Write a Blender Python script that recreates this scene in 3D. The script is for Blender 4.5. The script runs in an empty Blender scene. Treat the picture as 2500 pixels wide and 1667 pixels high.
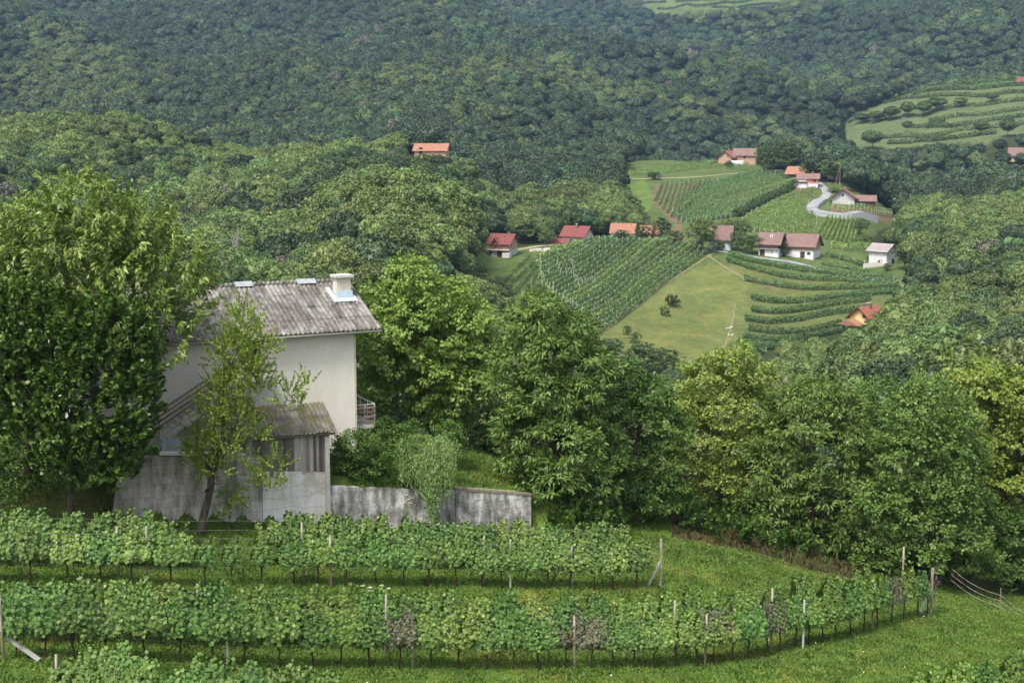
import bpy, bmesh, math, random
import numpy as np
from mathutils import Vector, Matrix
PI = math.pi
sc = bpy.context.scene
col = sc.collection
# ------------------------------------------------------------------ camera, sky, sun, exposure
F = 3472.0; CX = 1250.0; CY = 833.5; PITCH = math.radians(8.25)
cd = bpy.data.cameras.new('camera'); cam = bpy.data.objects.new('camera', cd); col.objects.link(cam)
cd.sensor_width = 36.0; cd.lens = F/2500*36; cd.clip_start = 0.5; cd.clip_end = 9000
cam.location = (0, 0, 0); cam.rotation_euler = (PI/2-PITCH, 0, 0)
sc.camera = cam
W = bpy.data.worlds.new('World'); sc.world = W; W.use_nodes = True
SUN_EL, SUN_AZ = 57, 215      # azimuth clockwise from +Y
nt = W.node_tree; nt.nodes.clear()
sky = nt.nodes.new('ShaderNodeTexSky'); sky.sky_type = 'NISHITA'; sky.sun_disc = False
sky.sun_elevation = math.radians(SUN_EL); sky.sun_rotation = math.radians(SUN_AZ)
sky.air_density = 1.0; sky.dust_density = 4.0; sky.ozone_density = 1.0
bg = nt.nodes.new('ShaderNodeBackground'); bg.inputs[1].default_value = 0.135
wo = nt.nodes.new('ShaderNodeOutputWorld')
shs = nt.nodes.new('ShaderNodeHueSaturation'); shs.inputs['Saturation'].default_value = 0.5
nt.links.new(sky.outputs[0], shs.inputs['Color']); nt.links.new(shs.outputs[0], bg.inputs[0]); nt.links.new(bg.outputs[0], wo.inputs[0])
sl = bpy.data.lights.new('sun', 'SUN'); sl.energy = 1.9; sl.angle = math.radians(14); sl.color = (1.0, 0.93, 0.82)
so = bpy.data.objects.new('sun', sl); col.objects.link(so)
el, az = math.radians(SUN_EL), math.radians(SUN_AZ)
sd = Vector((math.sin(az)*math.cos(el), math.cos(az)*math.cos(el), math.sin(el)))
so.rotation_euler = sd.to_track_quat('Z', 'Y').to_euler()
sc.view_settings.view_transform = 'Standard'; sc.view_settings.look = 'None'
sc.view_settings.exposure = 1.1; sc.view_settings.gamma = 1
sc.cycles.max_bounces = 5; sc.cycles.transparent_max_bounces = 4; sc.cycles.volume_bounces = 0
sc.cycles.diffuse_bounces = 2; sc.cycles.glossy_bounces = 2; sc.cycles.transmission_bounces = 3

rs = np.random.RandomState(7)
# ------------------------------------------------------------------ projection
cP, sP = math.cos(PITCH), math.sin(PITCH)
def ray(px, py):
    u = (px-CX)/F; v = (CY-py)/F
    dy = cP+v*sP; dz = -sP+v*cP
    return u/dy, dz/dy                       # x and z per metre of Y
def at(px, py, Y):
    a, b = ray(px, py); return Vector((a*Y, Y, b*Y))
def proj(x, y, z):
    x = np.asarray(x, float); y = np.asarray(y, float); z = np.asarray(z, float)
    d = y*cP - z*sP; up = y*sP + z*cP
    return CX+F*x/d, CY-F*up/d
def smooth(t): t = np.clip(t, 0, 1); return t*t*(3-2*t)

# ------------------------------------------------------------------ terrain
# near ground: points seen in the photograph (px, py, distance)
NP = [(-300,1790,37.5),(0,1755,38),(10,1613,43.4),(70,1424,52.5),(360,1428,53.2),(1010,1632,52),(1605,1430,62.3),(2272,1498,64),
      (1610,1627,55),(1960,1584,57.5),(285,1268,61),(800,1270,64.3),(1290,1305,67.3),(1700,1300,71.6),(2100,1395,73),
      (2450,1480,74),(0,1250,60),(2450,1720,48.5),(1250,1850,44),(1900,1850,47),(740,1435,56.5),(1200,1432,60),(2800,1500,75),(-400,1240,61)]
N3 = np.array([tuple(at(*p)) for p in NP])
def tps(P, v, lam):
    n = len(P); d = np.linalg.norm(P[:, None]-P[None], axis=2)
    K = np.where(d > 0, d*d*np.log(d+1e-9), 0)+lam*np.eye(n)
    Q = np.hstack([np.ones((n, 1)), P]); A = np.zeros((n+3, n+3)); A[:n, :n] = K; A[:n, n:] = Q; A[n:, :n] = Q.T
    s = np.linalg.solve(A, np.concatenate([v, np.zeros(3)])); return s
S0 = tps(N3[:, :2]/20, N3[:, 2], 0.15)
def h_near0(x, y):
    x = np.clip(x, -45, 45); y = np.clip(y, 30, 110)
    o = S0[-3]+S0[-2]*x/20+S0[-1]*y/20
    for i in range(len(N3)):
        d2 = (x/20-N3[i, 0]/20)**2+(y/20-N3[i, 1]/20)**2
        o = o+S0[i]*d2*0.5*np.log(d2+1e-9)
    return o
WA = np.array([-0.278*61.0, 61.0]); WB = np.array([0.0115*67.3, 67.3]); WL = np.linalg.norm(WB-WA)
WD = (WB-WA)/WL; WN = np.array([-WD[1], WD[0]])
def wall_ts(x, y):
    dx, dy = x-WA[0], y-WA[1]
    return (dx*WD[0]+dy*WD[1]), dx*WN[0]+dy*WN[1]
def h_near(x, y):
    h = h_near0(x, y)
    t, s = wall_ts(x, y)
    R = 2.5-0.65*np.clip(t/WL, 0, 1)
    inn = smooth((s-0.12)/0.28); left = smooth(s/4.5)
    k = smooth(-t/3.0)
    raisef = inn*(1-k)+left*k
    R = R*(1-smooth((t-WL-0.2)/5.0))*(1-0.6*smooth((-t-10)/15))
    return h+R*raisef
# far ground: columns of (distance, py) ; 'c' = py of the tree canopy (ground 9 m lower); z = hidden height
def Z(y, z): return (y, None, z)
def C(y, p): return (y, p, -9.0)
def G(y, p): return (y, p, 0.0)
COLS = {
 -700: [Z(100,-17),Z(150,-30),C(230,820),C(300,690),C(400,560),C(480,480),C(560,400),C(680,300),C(760,300),C(900,240),C(1100,150),C(1350,70),C(1700,-10),C(2200,-100),C(3000,-160)],
 0:    [Z(100,-18),Z(150,-32),C(230,860),C(300,700),C(400,570),C(480,475),C(560,395),C(670,292),C(745,365),C(900,262),C(1100,165),C(1350,85),C(1700,5),C(2200,-80),C(3000,-150)],
 300:  [Z(100,-19),Z(150,-36),C(230,830),C(300,700),C(400,600),C(470,525),C(540,430),C(640,297),C(715,390),C(860,300),C(1100,170),C(1400,70),C(1800,-20),C(2300,-90),C(3000,-150)],
 620:  [Z(100,-20),Z(150,-40),C(200,800),C(260,690),C(330,600),C(420,520),C(500,465),C(570,405),C(640,385),C(720,470),C(900,350),C(1100,245),C(1350,135),C(1700,45),C(2200,-50),C(3000,-120)],
 900:  [Z(100,-21),Z(150,-42),C(200,790),C(260,680),C(330,560),C(370,480),C(410,500),C(500,440),C(560,405),C(620,375),C(690,440),C(800,390),C(1000,300),C(1300,185),C(1600,85),C(2000,0),C(2600,-80),C(3200,-120)],
 1060: [Z(100,-23),Z(150,-46),C(200,820),C(260,720),C(330,560),C(365,470),C(410,490),C(500,430),C(560,392),G(600,374),C(650,370),C(800,375),C(1000,300),C(1300,190),C(1600,90),C(2000,5),C(2600,-70),C(3200,-120)],
 1200: [Z(100,-25),Z(150,-50),C(220,850),C(300,780),C(370,715),G(430,680),G(480,626),G(500,605),G(520,590),C(560,500),C(640,440),C(720,395),C(780,385),C(850,400),C(1000,330),C(1200,250),C(1500,150),C(1900,50),C(2500,-40),C(3200,-100)],
 1350: [Z(85,-25),Z(130,-48),Z(200,-62),Z(300,-66),C(370,780),G(410,740),G(450,670),G(500,598),G(525,588),C(570,505),C(650,450),C(740,400),C(800,380),C(860,385),C(1000,330),C(1130,245),C(1220,300),C(1400,205),C(1500,175),C(1900,60),C(2500,-30),C(3200,-90)],
 1500: [Z(85,-25),Z(130,-48),Z(200,-62),Z(300,-66),G(372,872),G(420,765),G(480,640),G(505,592),G(530,582),G(570,548),G(650,500),G(740,450),G(830,402),G(880,388),Z(930,-36),C(1000,375),C(1150,300),C(1280,238),C(1370,290),C(1560,190),C(1700,140),C(2100,35),C(2700,-30),C(3300,-70)],
 1650: [Z(85,-26),Z(130,-48),Z(200,-62),Z(300,-66),G(372,875),G(420,765),G(475,645),G(505,600),G(530,588),G(570,548),G(640,498),G(740,445),G(830,396),G(880,378),Z(930,-36),C(1000,372),C(1120,310),C(1240,252),C(1330,305),C(1480,225),C(1700,140),C(2100,40),C(2700,-20),C(3300,-60)],
 1800: [Z(85,-28),Z(130,-48),Z(200,-62),Z(300,-66),G(372,875),G(410,790),G(465,660),G(505,604),G(530,588),G(560,558),G(620,505),G(700,452),G(760,425),G(830,390),G(880,377),Z(930,-36),C(1000,368),C(1100,318),C(1190,360),C(1330,275),C(1500,215),C(1750,130),C(2150,40),C(2800,-10),C(3300,-40)],
 1950: [Z(85,-29),Z(130,-48),Z(200,-60),Z(300,-66),G(365,885),G(400,815),G(460,680),G(500,608),G(525,592),G(555,562),G(590,520),G(640,470),G(690,435),G(760,410),G(850,385),Z(900,-28),C(980,378),C(1080,345),C(1180,385),C(1290,310),C(1450,240),C(1750,140),C(2100,50),C(2700,0),C(3300,-30)],
 2080: [Z(85,-30),Z(130,-47),Z(200,-56),C(300,880),C(370,800),G(415,765),G(460,680),G(500,615),G(530,590),G(555,563),G(585,525),G(630,482),G(690,440),C(760,412),C(900,385),G(1030,352),G(1150,300),G(1260,250),C(1350,235),C(1500,200),C(1700,130),C(2000,40),C(2500,0),C(3200,-30)],
 2200: [Z(85,-31),Z(130,-42),C(200,925),C(300,840),C(380,760),G(440,700),G(480,640),C(530,585),C(600,520),C(690,465),C(800,425),C(930,390),G(1030,350),G(1120,300),G(1220,225),Z(1280,24),C(1420,200),C(1650,115),C(1950,25),C(2500,-40),C(3200,-60)],
 2330: [Z(85,-31),Z(130,-38),C(200,910),C(300,800),C(380,700),C(450,630),C(520,560),C(600,500),C(700,450),C(850,400),G(950,355),G(1050,300),G(1150,238),G(1230,198),Z(1290,36),C(1420,195),C(1620,105),C(1900,10),C(2400,-60),C(3200,-80)],
 2500: [Z(85,-31),Z(130,-36),C(200,880),C(300,750),C(400,640),C(500,550),C(600,480),C(720,420),C(850,370),G(950,325),G(1080,255),G(1200,188),Z(1270,45),C(1400,185),C(1600,95),C(1900,0),C(2400,-70),C(3200,-100)],
 3200: [Z(85,-30),Z(130,-34),C(200,860),C(300,740),C(400,620),C(500,530),C(600,460),C(720,400),C(850,350),G(950,305),G(1080,235),G(1200,170),Z(1270,60),C(1400,165),C(1600,75),C(1900,-20),C(2400,-90),C(3200,-120)],
}
def pchip(x, y, xi):
    h = np.diff(x); d = np.diff(y)/h; m = np.zeros_like(y)
    w1 = 2*h[1:]+h[:-1]; w2 = h[1:]+2*h[:-1]
    ok = d[:-1]*d[1:] > 0
    m[1:-1][ok] = ((w1+w2)[ok])/((w1[ok]/d[:-1][ok])+(w2[ok]/d[1:][ok]))
    m[0] = d[0]; m[-1] = d[-1]
    k = np.clip(np.searchsorted(x, xi)-1, 0, len(x)-2)
    t = np.clip((xi-x[k])/h[k], 0, 1); hh = h[k]
    return ((1+2*t)*(1-t)**2*y[k]+t*(1-t)**2*hh*m[k]+t*t*(3-2*t)*y[k+1]+t*t*(t-1)*hh*m[k+1])
LY = np.linspace(math.log(60), math.log(3600), 900)
cu, tab = [], []
for cpx, pts in sorted(COLS.items()):
    ys, es = [], []
    u0 = (cpx-CX)/F/cP
    zn = float(h_near0(np.array(min(max(u0*78, -40), 40.)), np.array(78.)))
    ys += [60., 78.]; es += [zn/60, zn/78]
    for (y, p, z) in pts:
        ys.append(float(y)); es.append(z/y if p is None else ray(cpx, p)[1]+z/y)
    cu.append(u0); tab.append(pchip(np.log(np.array(ys)), np.array(es), LY))
cu = np.array(cu); tab = np.array(tab)
def vnoise(x, y, seed):
    xi = np.floor(x).astype(np.int64); yi = np.floor(y).astype(np.int64); fx = smooth(x-xi); fy = smooth(y-yi)
    def r(a, b):
        n = (a*374761393+b*668265263+seed*974634777) & 0xffffffff
        n = ((n ^ (n >> 13))*1274126177) & 0xffffffff
        return ((n ^ (n >> 16)) & 0xffff)/65535.0
    return (r(xi, yi)*(1-fx)+r(xi+1, yi)*fx)*(1-fy)+(r(xi, yi+1)*(1-fx)+r(xi+1, yi+1)*fx)*fy-0.5
def h_far(x, y):
    u = np.clip(x/y, cu[0], cu[-1]-1e-6); k = np.clip(np.searchsorted(cu, u, side='right')-1, 0, len(cu)-2)
    t = smooth((u-cu[k])/(cu[k+1]-cu[k]))*0.6+0.4*(u-cu[k])/(cu[k+1]-cu[k])
    l = np.clip((np.log(y)-LY[0])/(LY[1]-LY[0]), 0, len(LY)-1.001); j = l.astype(int); fr = l-j
    e = (tab[k, j]*(1-fr)+tab[k, j+1]*fr)*(1-t)+(tab[k+1, j]*(1-fr)+tab[k+1, j+1]*fr)*t
    z = e*y
    amp = smooth((y-700)/500)
    a2 = np.where((u > .225) & (y > 900) & (y < 1300), 0.0, 1.0)
    ph = (x*.9+y*.42+120*vnoise(x/300, y/400, 61))/125.
    z = z+amp*a2*smooth((y-760)/250)*(46*(1-np.abs(np.sin(ph)))-20)
    z = z+amp*a2*(110*vnoise(x/260+y/700, y/420-x/900, 3)+26*vnoise(x/110+y/300, y/170, 5))
    z = z+smooth((y-150)/200)*np.where((u > .0) & (y > 360) & (y < 900), 0.25, 1.0)*(5*vnoise(x/35, y/50, 9))
    return z
def h_raw(x, y):
    x = np.asarray(x, float); y = np.asarray(y, float)
    yc = np.maximum(y, 36.0)
    b = smooth((y-80)/22)
    h = h_near(x, yc)*(1-b)+h_far(x, np.maximum(yc, 61))*b
    t = np.clip(y/36.0, -1.0, 1)                   # the slope the photographer stands on
    up = -1.7-0.9*np.minimum(y, 0)*0.3
    return np.where(y < 36, h*np.clip(t, 0, 1)+up*(1-np.clip(t, 0, 1)), h)
Yr = list(np.arange(-12, 34, 1.5))+list(np.arange(34, 100, 0.42))
while Yr[-1] < 3400: Yr.append(Yr[-1]*1.0085)
Yr = np.array(Yr); NX = 620
tt = np.linspace(-1, 1, NX); Wd = np.maximum(42, 0.52*Yr+22)
GX = Wd[:, None]*tt[None]; GY = np.repeat(Yr[:, None], NX, 1)
GZ = h_raw(GX, GY)
def H(x, y):
    x = np.asarray(x, float); y = np.asarray(y, float)
    j = np.clip(np.searchsorted(Yr, y, side='right')-1, 0, len(Yr)-2); fy = (y-Yr[j])/(Yr[j+1]-Yr[j])
    def row(jj):
        c = np.clip((x/Wd[jj]+1)/2*(NX-1), 0, NX-1.001); i = c.astype(int); f = c-i
        return GZ[jj, i]*(1-f)+GZ[jj, i+1]*f
    return row(j)*(1-fy)+row(j+1)*fy
RY = np.concatenate([np.arange(34, 110, 0.08), np.exp(np.arange(math.log(110), math.log(3300), 0.0015))])
def hit(px, py, ymin=34.0):
    a, b = ray(px, py); Y = RY[RY >= ymin]
    d = H(a*Y, Y)-b*Y
    k = np.argmax(d > 0)
    if d[k] <= 0: k = len(Y)-1
    y = Y[k]
    return Vector((a*y, y, float(H(a*y, y))))
def inpoly(px, py, poly):
    px = np.asarray(px); py = np.asarray(py); c = np.zeros(px.shape, bool); n = len(poly)
    for i in range(n):
        x1, y1 = poly[i]; x2, y2 = poly[i-1]
        if y1 == y2: continue
        c ^= ((y1 > py) != (y2 > py)) & (px < (x2-x1)*(py-y1)/(y2-y1)+x1)
    return c

# ------------------------------------------------------------------ tags and object helpers
def tag(o, label=None, cat=None, group=None, kind=None):
    if label: o['label'] = label
    if cat: o['category'] = cat
    if group: o['group'] = group
    if kind: o['kind'] = kind
    return o
def empty(name, loc, rz=0.0, scl=None, label=None, cat=None, group=None):
    o = bpy.data.objects.new(name, None); col.objects.link(o); o.location = loc; o.rotation_euler = (0, 0, rz)
    o.empty_display_size = 0.3
    if scl is not None: o.scale = scl if hasattr(scl, '__len__') else (scl, scl, scl)
    return tag(o, label, cat, group)
def link(name, me, mat=None, parent=None):
    o = bpy.data.objects.new(name, me); col.objects.link(o)
    if mat is not None and len(me.materials) == 0: me.materials.append(mat)
    if parent is not None: o.parent = parent
    return o
def copy_tree(root, loc, rz=0.0, scl=None, label=None, cat=None, group=None):
    r = root.copy(); col.objects.link(r); r.location = loc; r.rotation_euler = (0, 0, rz)
    if scl is not None: r.scale = scl if hasattr(scl, '__len__') else (scl, scl, scl)
    tag(r, label, cat, group)
    for ch in KIDS.get(root.name, []):
        c = ch.copy(); col.objects.link(c); c.parent = r
    return r
KIDS = {}
def mesh_np(name, V, faces4, mat=None, mats=None, smoothf=False):
    """V (n,3), faces (m,k) with a constant k"""
    me = bpy.data.meshes.new(name); n = len(V); m, k = faces4.shape
    me.vertices.add(n); me.vertices.foreach_set('co', np.ascontiguousarray(V, np.float32).ravel())
    me.loops.add(m*k); me.loops.foreach_set('vertex_index', np.ascontiguousarray(faces4, np.int32).ravel())
    me.polygons.add(m); me.polygons.foreach_set('loop_start', np.arange(0, m*k, k, dtype=np.int32))
    me.polygons.foreach_set('loop_total', np.full(m, k, np.int32))
    if mat is not None: me.materials.append(mat)
    if smoothf: me.polygons.foreach_set('use_smooth', np.ones(m, bool))
    me.update(calc_edges=True); me.validate()
    return me
class MB:
    """collects boxes, tubes and polygons for one mesh"""
    def __init__(s): s.v = []; s.f = []; s.mi = []
    def add(s, vs, fs, mi=0):
        o = len(s.v); s.v += [tuple(v) for v in vs]; s.f += [tuple(i+o for i in f) for f in fs]; s.mi += [mi]*len(fs); return s
    def box(s, c, d, rz=0, M=None, mi=0):
        x, y, z = d[0]/2, d[1]/2, d[2]/2
        vs = [Vector((a*x, b*y, e*z)) for e in (-1, 1) for a, b in ((-1, -1), (1, -1), (1, 1), (-1, 1))]
        if M is not None: vs = [M @ v for v in vs]
        elif rz: R = Matrix.Rotation(rz, 3, 'Z'); vs = [R @ v for v in vs]
        vs = [v+Vector(c) for v in vs]
        return s.add(vs, [(3, 2, 1, 0), (4, 5, 6, 7), (0, 1, 5, 4), (1, 2, 6, 5), (2, 3, 7, 6), (3, 0, 4, 7)], mi)
    def beam(s, a, b, w, h, mi=0):
        a, b = Vector(a), Vector(b); d = b-a; L = d.length
        q = d.to_track_quat('X', 'Z').to_matrix()
        return s.box((a+b)/2, (L, w, h), M=q, mi=mi)
    def tube(s, pts, rad, n=7, cap=True, mi=0):
        pts = [Vector(p) for p in pts]; rads = rad if hasattr(rad, '__len__') else [rad]*len(pts)
        vs = []; ref = Vector((0.31, 0.95, 0.1)).normalized()
        for i, p in enumerate(pts):
            t = (pts[min(i+1, len(pts)-1)]-pts[max(i-1, 0)]).normalized()
            if abs(t.dot(ref)) > .95: ref = Vector((1, 0, 0.2)).normalized()
            a = t.cross(ref).normalized(); b = t.cross(a)
            for k in range(n):
                an = 2*PI*k/n; vs.append(p+(a*math.cos(an)+b*math.sin(an))*rads[i])
        fs = [(i*n+k, i*n+(k+1) % n, (i+1)*n+(k+1) % n, (i+1)*n+k) for i in range(len(pts)-1) for k in range(n)]
        if cap: fs += [tuple(range(n-1, -1, -1)), tuple((len(pts)-1)*n+k for k in range(n))]
        return s.add(vs, fs, mi)
    def prism(s, poly, a, b, axis=1, mi=0):
        """poly of 2-D points extruded from a to b along axis (0:x with poly (y,z); 1:y with poly (x,z); 2:z with poly (x,y))"""
        def P(p, t): return {0: (t, p[0], p[1]), 1: (p[0], t, p[1]), 2: (p[0], p[1], t)}[axis]
        n = len(poly); vs = [P(p, a) for p in poly]+[P(p, b) for p in poly]
        return s.add(vs, [tuple(range(n)), tuple(range(2*n-1, n-1, -1))]+[(i, i+n, (i+1) % n+n, (i+1) % n) for i in range(n)], mi)
    def mesh(s, name, mats, smoothf=False):
        me = bpy.data.meshes.new(name); me.from_pydata(s.v, [], s.f)
        for m in (mats if isinstance(mats, (list, tuple)) else [mats]): me.materials.append(m)
        me.polygons.foreach_set('material_index', s.mi)
        if smoothf: me.polygons.foreach_set('use_smooth', [True]*len(s.f))
        bm = bmesh.new(); bm.from_mesh(me); bmesh.ops.recalc_face_normals(bm, faces=bm.faces); bm.to_mesh(me); bm.free()
        me.update(); return me
    def obj(s, name, mats, parent=None, loc=None, smoothf=False):
        o = link(name, s.mesh(name, mats, smoothf), None, parent)
        if loc is not None: o.location = loc
        return o

# ------------------------------------------------------------------ materials
def new_mat(name):
    m = bpy.data.materials.new(name); m.use_nodes = True; n = m.node_tree; n.nodes.clear()
    out = n.nodes.new('ShaderNodeOutputMaterial'); p = n.nodes.new('ShaderNodeBsdfPrincipled')
    n.links.new(p.outputs[0], out.inputs[0]); return m, n, p, out
def N(n, t, **kw):
    x = n.nodes.new(t)
    for k, v in kw.items(): setattr(x, k, v)
    return x
def ramp(n, fac, stops):
    r = N(n, 'ShaderNodeValToRGB'); e = r.color_ramp.elements
    while len(e) < len(stops): e.new(0.5)
    for i, (p, c) in enumerate(stops): e[i].position = p; e[i].color = (*c, 1) if len(c) == 3 else c
    n.links.new(fac, r.inputs[0]); return r.outputs[0]
def mixc(n, f, a, b, mode='MIX'):
    m = N(n, 'ShaderNodeMix', data_type='RGBA', blend_type=mode)
    for sck, v in ((m.inputs['Factor'], f), (m.inputs[6], a), (m.inputs[7], b)):
        if isinstance(v, (int, float)): sck.default_value = v
        elif isinstance(v, tuple): sck.default_value = (*v, 1) if len(v) == 3 else v
        else: n.links.new(v, sck)
    return m.outputs[2]
def noise(n, scale, detail=3, rough=0.55, vec=None, dist=0):
    t = N(n, 'ShaderNodeTexNoise'); t.inputs['Scale'].default_value = scale; t.inputs['Detail'].default_value = detail
    t.inputs['Roughness'].default_value = rough; t.inputs['Distortion'].default_value = dist
    if vec is not None: n.links.new(vec, t.inputs['Vector'])
    return t.outputs['Fac']
def mth(n, op, a, b=0.0, clamp=False):
    m = N(n, 'ShaderNodeMath', operation=op); m.use_clamp = clamp
    for i, v in enumerate((a, b)):
        if isinstance(v, (int, float)): m.inputs[i].default_value = v
        else: n.links.new(v, m.inputs[i])
    return m.outputs[0]
def objco(n, scale=(1, 1, 1), rot=(0, 0, 0)):
    t = N(n, 'ShaderNodeTexCoord'); m = N(n, 'ShaderNodeMapping'); m.inputs['Scale'].default_value = scale; m.inputs['Rotation'].default_value = rot
    n.links.new(t.outputs['Object'], m.inputs[0]); return m.outputs[0]
def bump(n, p, h, strength=0.5, dist=0.02):
    b = N(n, 'ShaderNodeBump'); b.inputs['Strength'].default_value = strength; b.inputs['Distance'].default_value = dist
    n.links.new(h, b.inputs['Height']); n.links.new(b.outputs[0], p.inputs['Normal'])
def leaf_mat(name, c1, c2, c3=None, hv=0.012, vv=0.15, trans=0.25, rough=0.5, spec=0.3, patch=0.0):
    c1, c2, c3 = [None if q_ is None else tuple(v*.86 for v in q_) for q_ in (c1, c2, c3)]; trans *= .7
    m, n, p, out = new_mat(name)
    g = N(n, 'ShaderNodeNewGeometry'); oi = N(n, 'ShaderNodeObjectInfo')
    st = [(0.0, c1), (0.6, c2)]+([(0.93, c2), (1.0, c3)] if c3 else [(1.0, c2)])
    c = ramp(n, g.outputs['Random Per Island'], st)
    hs = N(n, 'ShaderNodeHueSaturation')
    n.links.new(c, hs.inputs['Color'])
    r = oi.outputs['Random']
    r2 = mth(n, 'FRACT', mth(n, 'MULTIPLY', r, 7.31))
    hh = mth(n, 'ADD', mth(n, 'MULTIPLY', r, hv), 0.5-hv/2)
    vvv = mth(n, 'ADD', mth(n, 'MULTIPLY', r2, vv), 1-vv/2)
    if patch:
        nz = noise(n, patch, 2, 0.5, oi.outputs['Location'])
        vvv = mth(n, 'MULTIPLY', vvv, mth(n, 'ADD', mth(n, 'MULTIPLY', nz, 0.9), 0.55))
    n.links.new(hh, hs.inputs['Hue']); n.links.new(vvv, hs.inputs['Value'])
    n.links.new(hs.outputs[0], p.inputs['Base Color']); p.inputs['Roughness'].default_value = rough
    p.inputs['Specular IOR Level'].default_value = spec
    if trans > 0:
        tr = N(n, 'ShaderNodeBsdfTranslucent'); tc = mixc(n, 1.0, hs.outputs[0], (1.25, 1.3, 0.6), 'MULTIPLY')
        n.links.new(tc, tr.inputs[0]); mx = N(n, 'ShaderNodeMixShader'); mx.inputs[0].default_value = trans
        n.links.new(p.outputs[0], mx.inputs[1]); n.links.new(tr.outputs[0], mx.inputs[2]); n.links.new(mx.outputs[0], out.inputs[0])
    return m
def plain(name, c, c2=None, scale=3.0, rough=0.8, bmp=0.0, bscale=20, spec=0.3, metal=0.0, stretch=(1, 1, 1)):
    m, n, p, out = new_mat(name)
    v = objco(n, stretch)
    if c2:
        f = noise(n, scale, 5, 0.6, v); cc = ramp(n, f, [(0.33, c), (0.67, c2)]); n.links.new(cc, p.inputs['Base Color'])
    else: p.inputs['Base Color'].default_value = (*c, 1)
    p.inputs['Roughness'].default_value = rough; p.inputs['Specular IOR Level'].default_value = spec; p.inputs['Metallic'].default_value = metal
    if bmp: bump(n, p, noise(n, bscale, 4, 0.6, v), bmp, 0.03)
    return m
def island_mat(name, stops, rough=0.85, nscale=4, stretch=(1, 1, 1), nmix=0.4):
    m, n, p, out = new_mat(name); g = N(n, 'ShaderNodeNewGeometry')
    c = ramp(n, g.outputs['Random Per Island'], stops)
    f = noise(n, nscale, 5, 0.65, objco(n, stretch))
    c2 = mixc(n, nmix, c, ramp(n, f, [(0.3, (0.35, 0.33, 0.3)), (0.7, (1.0, 1.0, 1.0))]), 'MULTIPLY')
    n.links.new(c2, p.inputs['Base Color']); p.inputs['Roughness'].default_value = rough; p.inputs['Specular IOR Level'].default_value = 0.2
    return m
def tile_mat(name, c1, c2, pitch=0.3):
    m, n, p, out = new_mat(name); v = objco(n)
    w = N(n, 'ShaderNodeTexWave', wave_type='BANDS', bands_direction='X'); w.inputs['Scale'].default_value = 1/pitch*0.5; n.links.new(v, w.inputs[0])
    w2 = N(n, 'ShaderNodeTexWave', wave_type='BANDS', bands_direction='Z'); w2.inputs['Scale'].default_value = 1/pitch*0.7; n.links.new(v, w2.inputs[0])
    f = noise(n, 1.3, 5, 0.7, v); f2 = noise(n, 7, 3, 0.6, v)
    c = ramp(n, mth(n, 'ADD', mth(n, 'MULTIPLY', f, 0.55), mth(n, 'MULTIPLY', f2, 0.45)), [(0.36, c1), (0.64, c2)])
    n.links.new(c, p.inputs['Base Color']); p.inputs['Roughness'].default_value = 0.85
    bump(n, p, mth(n, 'ADD', w.outputs['Fac'], w2.outputs['Fac']), 0.6, 0.08); return m
def brick_mat(name, c1, c2, mortar, scale=4.0, bw=0.5, rh=0.25):
    m, n, p, out = new_mat(name); tcn = N(n, 'ShaderNodeTexCoord')
    sep = N(n, 'ShaderNodeSeparateXYZ'); n.links.new(tcn.outputs['Object'], sep.inputs[0])
    cmb = N(n, 'ShaderNodeCombineXYZ'); n.links.new(mth(n, 'ADD', sep.outputs[0], sep.outputs[1]), cmb.inputs[0]); n.links.new(sep.outputs[2], cmb.inputs[1])
    b = N(n, 'ShaderNodeTexBrick'); n.links.new(cmb.outputs[0], b.inputs[0]); b.inputs['Scale'].default_value = scale
    b.inputs['Color1'].default_value = (*c1, 1); b.inputs['Color2'].default_value = (*c2, 1); b.inputs['Mortar'].default_value = (*mortar, 1)
    b.inputs['Mortar Size'].default_value = 0.03; b.inputs['Brick Width'].default_value = bw; b.inputs['Row Height'].default_value = rh
    f = noise(n, 2.0, 4, 0.6, tcn.outputs['Object'])
    n.links.new(mixc(n, 0.35, b.outputs[0], ramp(n, f, [(0.3, (0.5, 0.5, 0.5)), (0.7, (1.1, 1.1, 1.1))]), 'MULTIPLY'), p.inputs['Base Color'])
    p.inputs['Roughness'].default_value = 0.9; bump(n, p, b.outputs['Fac'], -0.3, 0.01); return m
M = {}
M['bark'] = plain('bark', (0.045, 0.035, 0.025), (0.13, 0.11, 0.085), 6, 0.95, 0.8, 14, 0.1, stretch=(1, 1, 0.25))
M['bark_far'] = plain('bark_far', (0.06, 0.05, 0.04), (0.14, 0.12, 0.10), 1, 0.95)
M['vine_bark'] = plain('vine_bark', (0.03, 0.022, 0.016), (0.085, 0.062, 0.045), 18, 0.95, 0.7, 40, 0.1)
M['post'] = plain('post_wood', (0.16, 0.11, 0.08), (0.42, 0.38, 0.33), 3, 0.9, 0.4, 30, 0.2, stretch=(3, 3, 0.6))
M['post_conc'] = plain('post_concrete', (0.36, 0.36, 0.34), (0.5, 0.49, 0.46), 6, 0.9)
M['post_far'] = plain('post_far', (0.45, 0.46, 0.44), (0.55, 0.55, 0.53), 2, 0.8)
M['wire'] = plain('galvanised_wire', (0.42, 0.43, 0.44), None, rough=0.5, metal=0.6)
M['vine'] = leaf_mat('vine_leaf', (0.05, 0.12, 0.025), (0.145, 0.25, 0.06), (0.24, 0.31, 0.08), hv=0.03, vv=0.3, trans=0.22, rough=0.5, spec=0.25)
M['vine_light'] = leaf_mat('vine_leaf_light', (0.085, 0.165, 0.03), (0.20, 0.31, 0.062), (0.30, 0.35, 0.08), hv=0.03, vv=0.25, trans=0.25, rough=0.45, spec=0.4)
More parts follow.
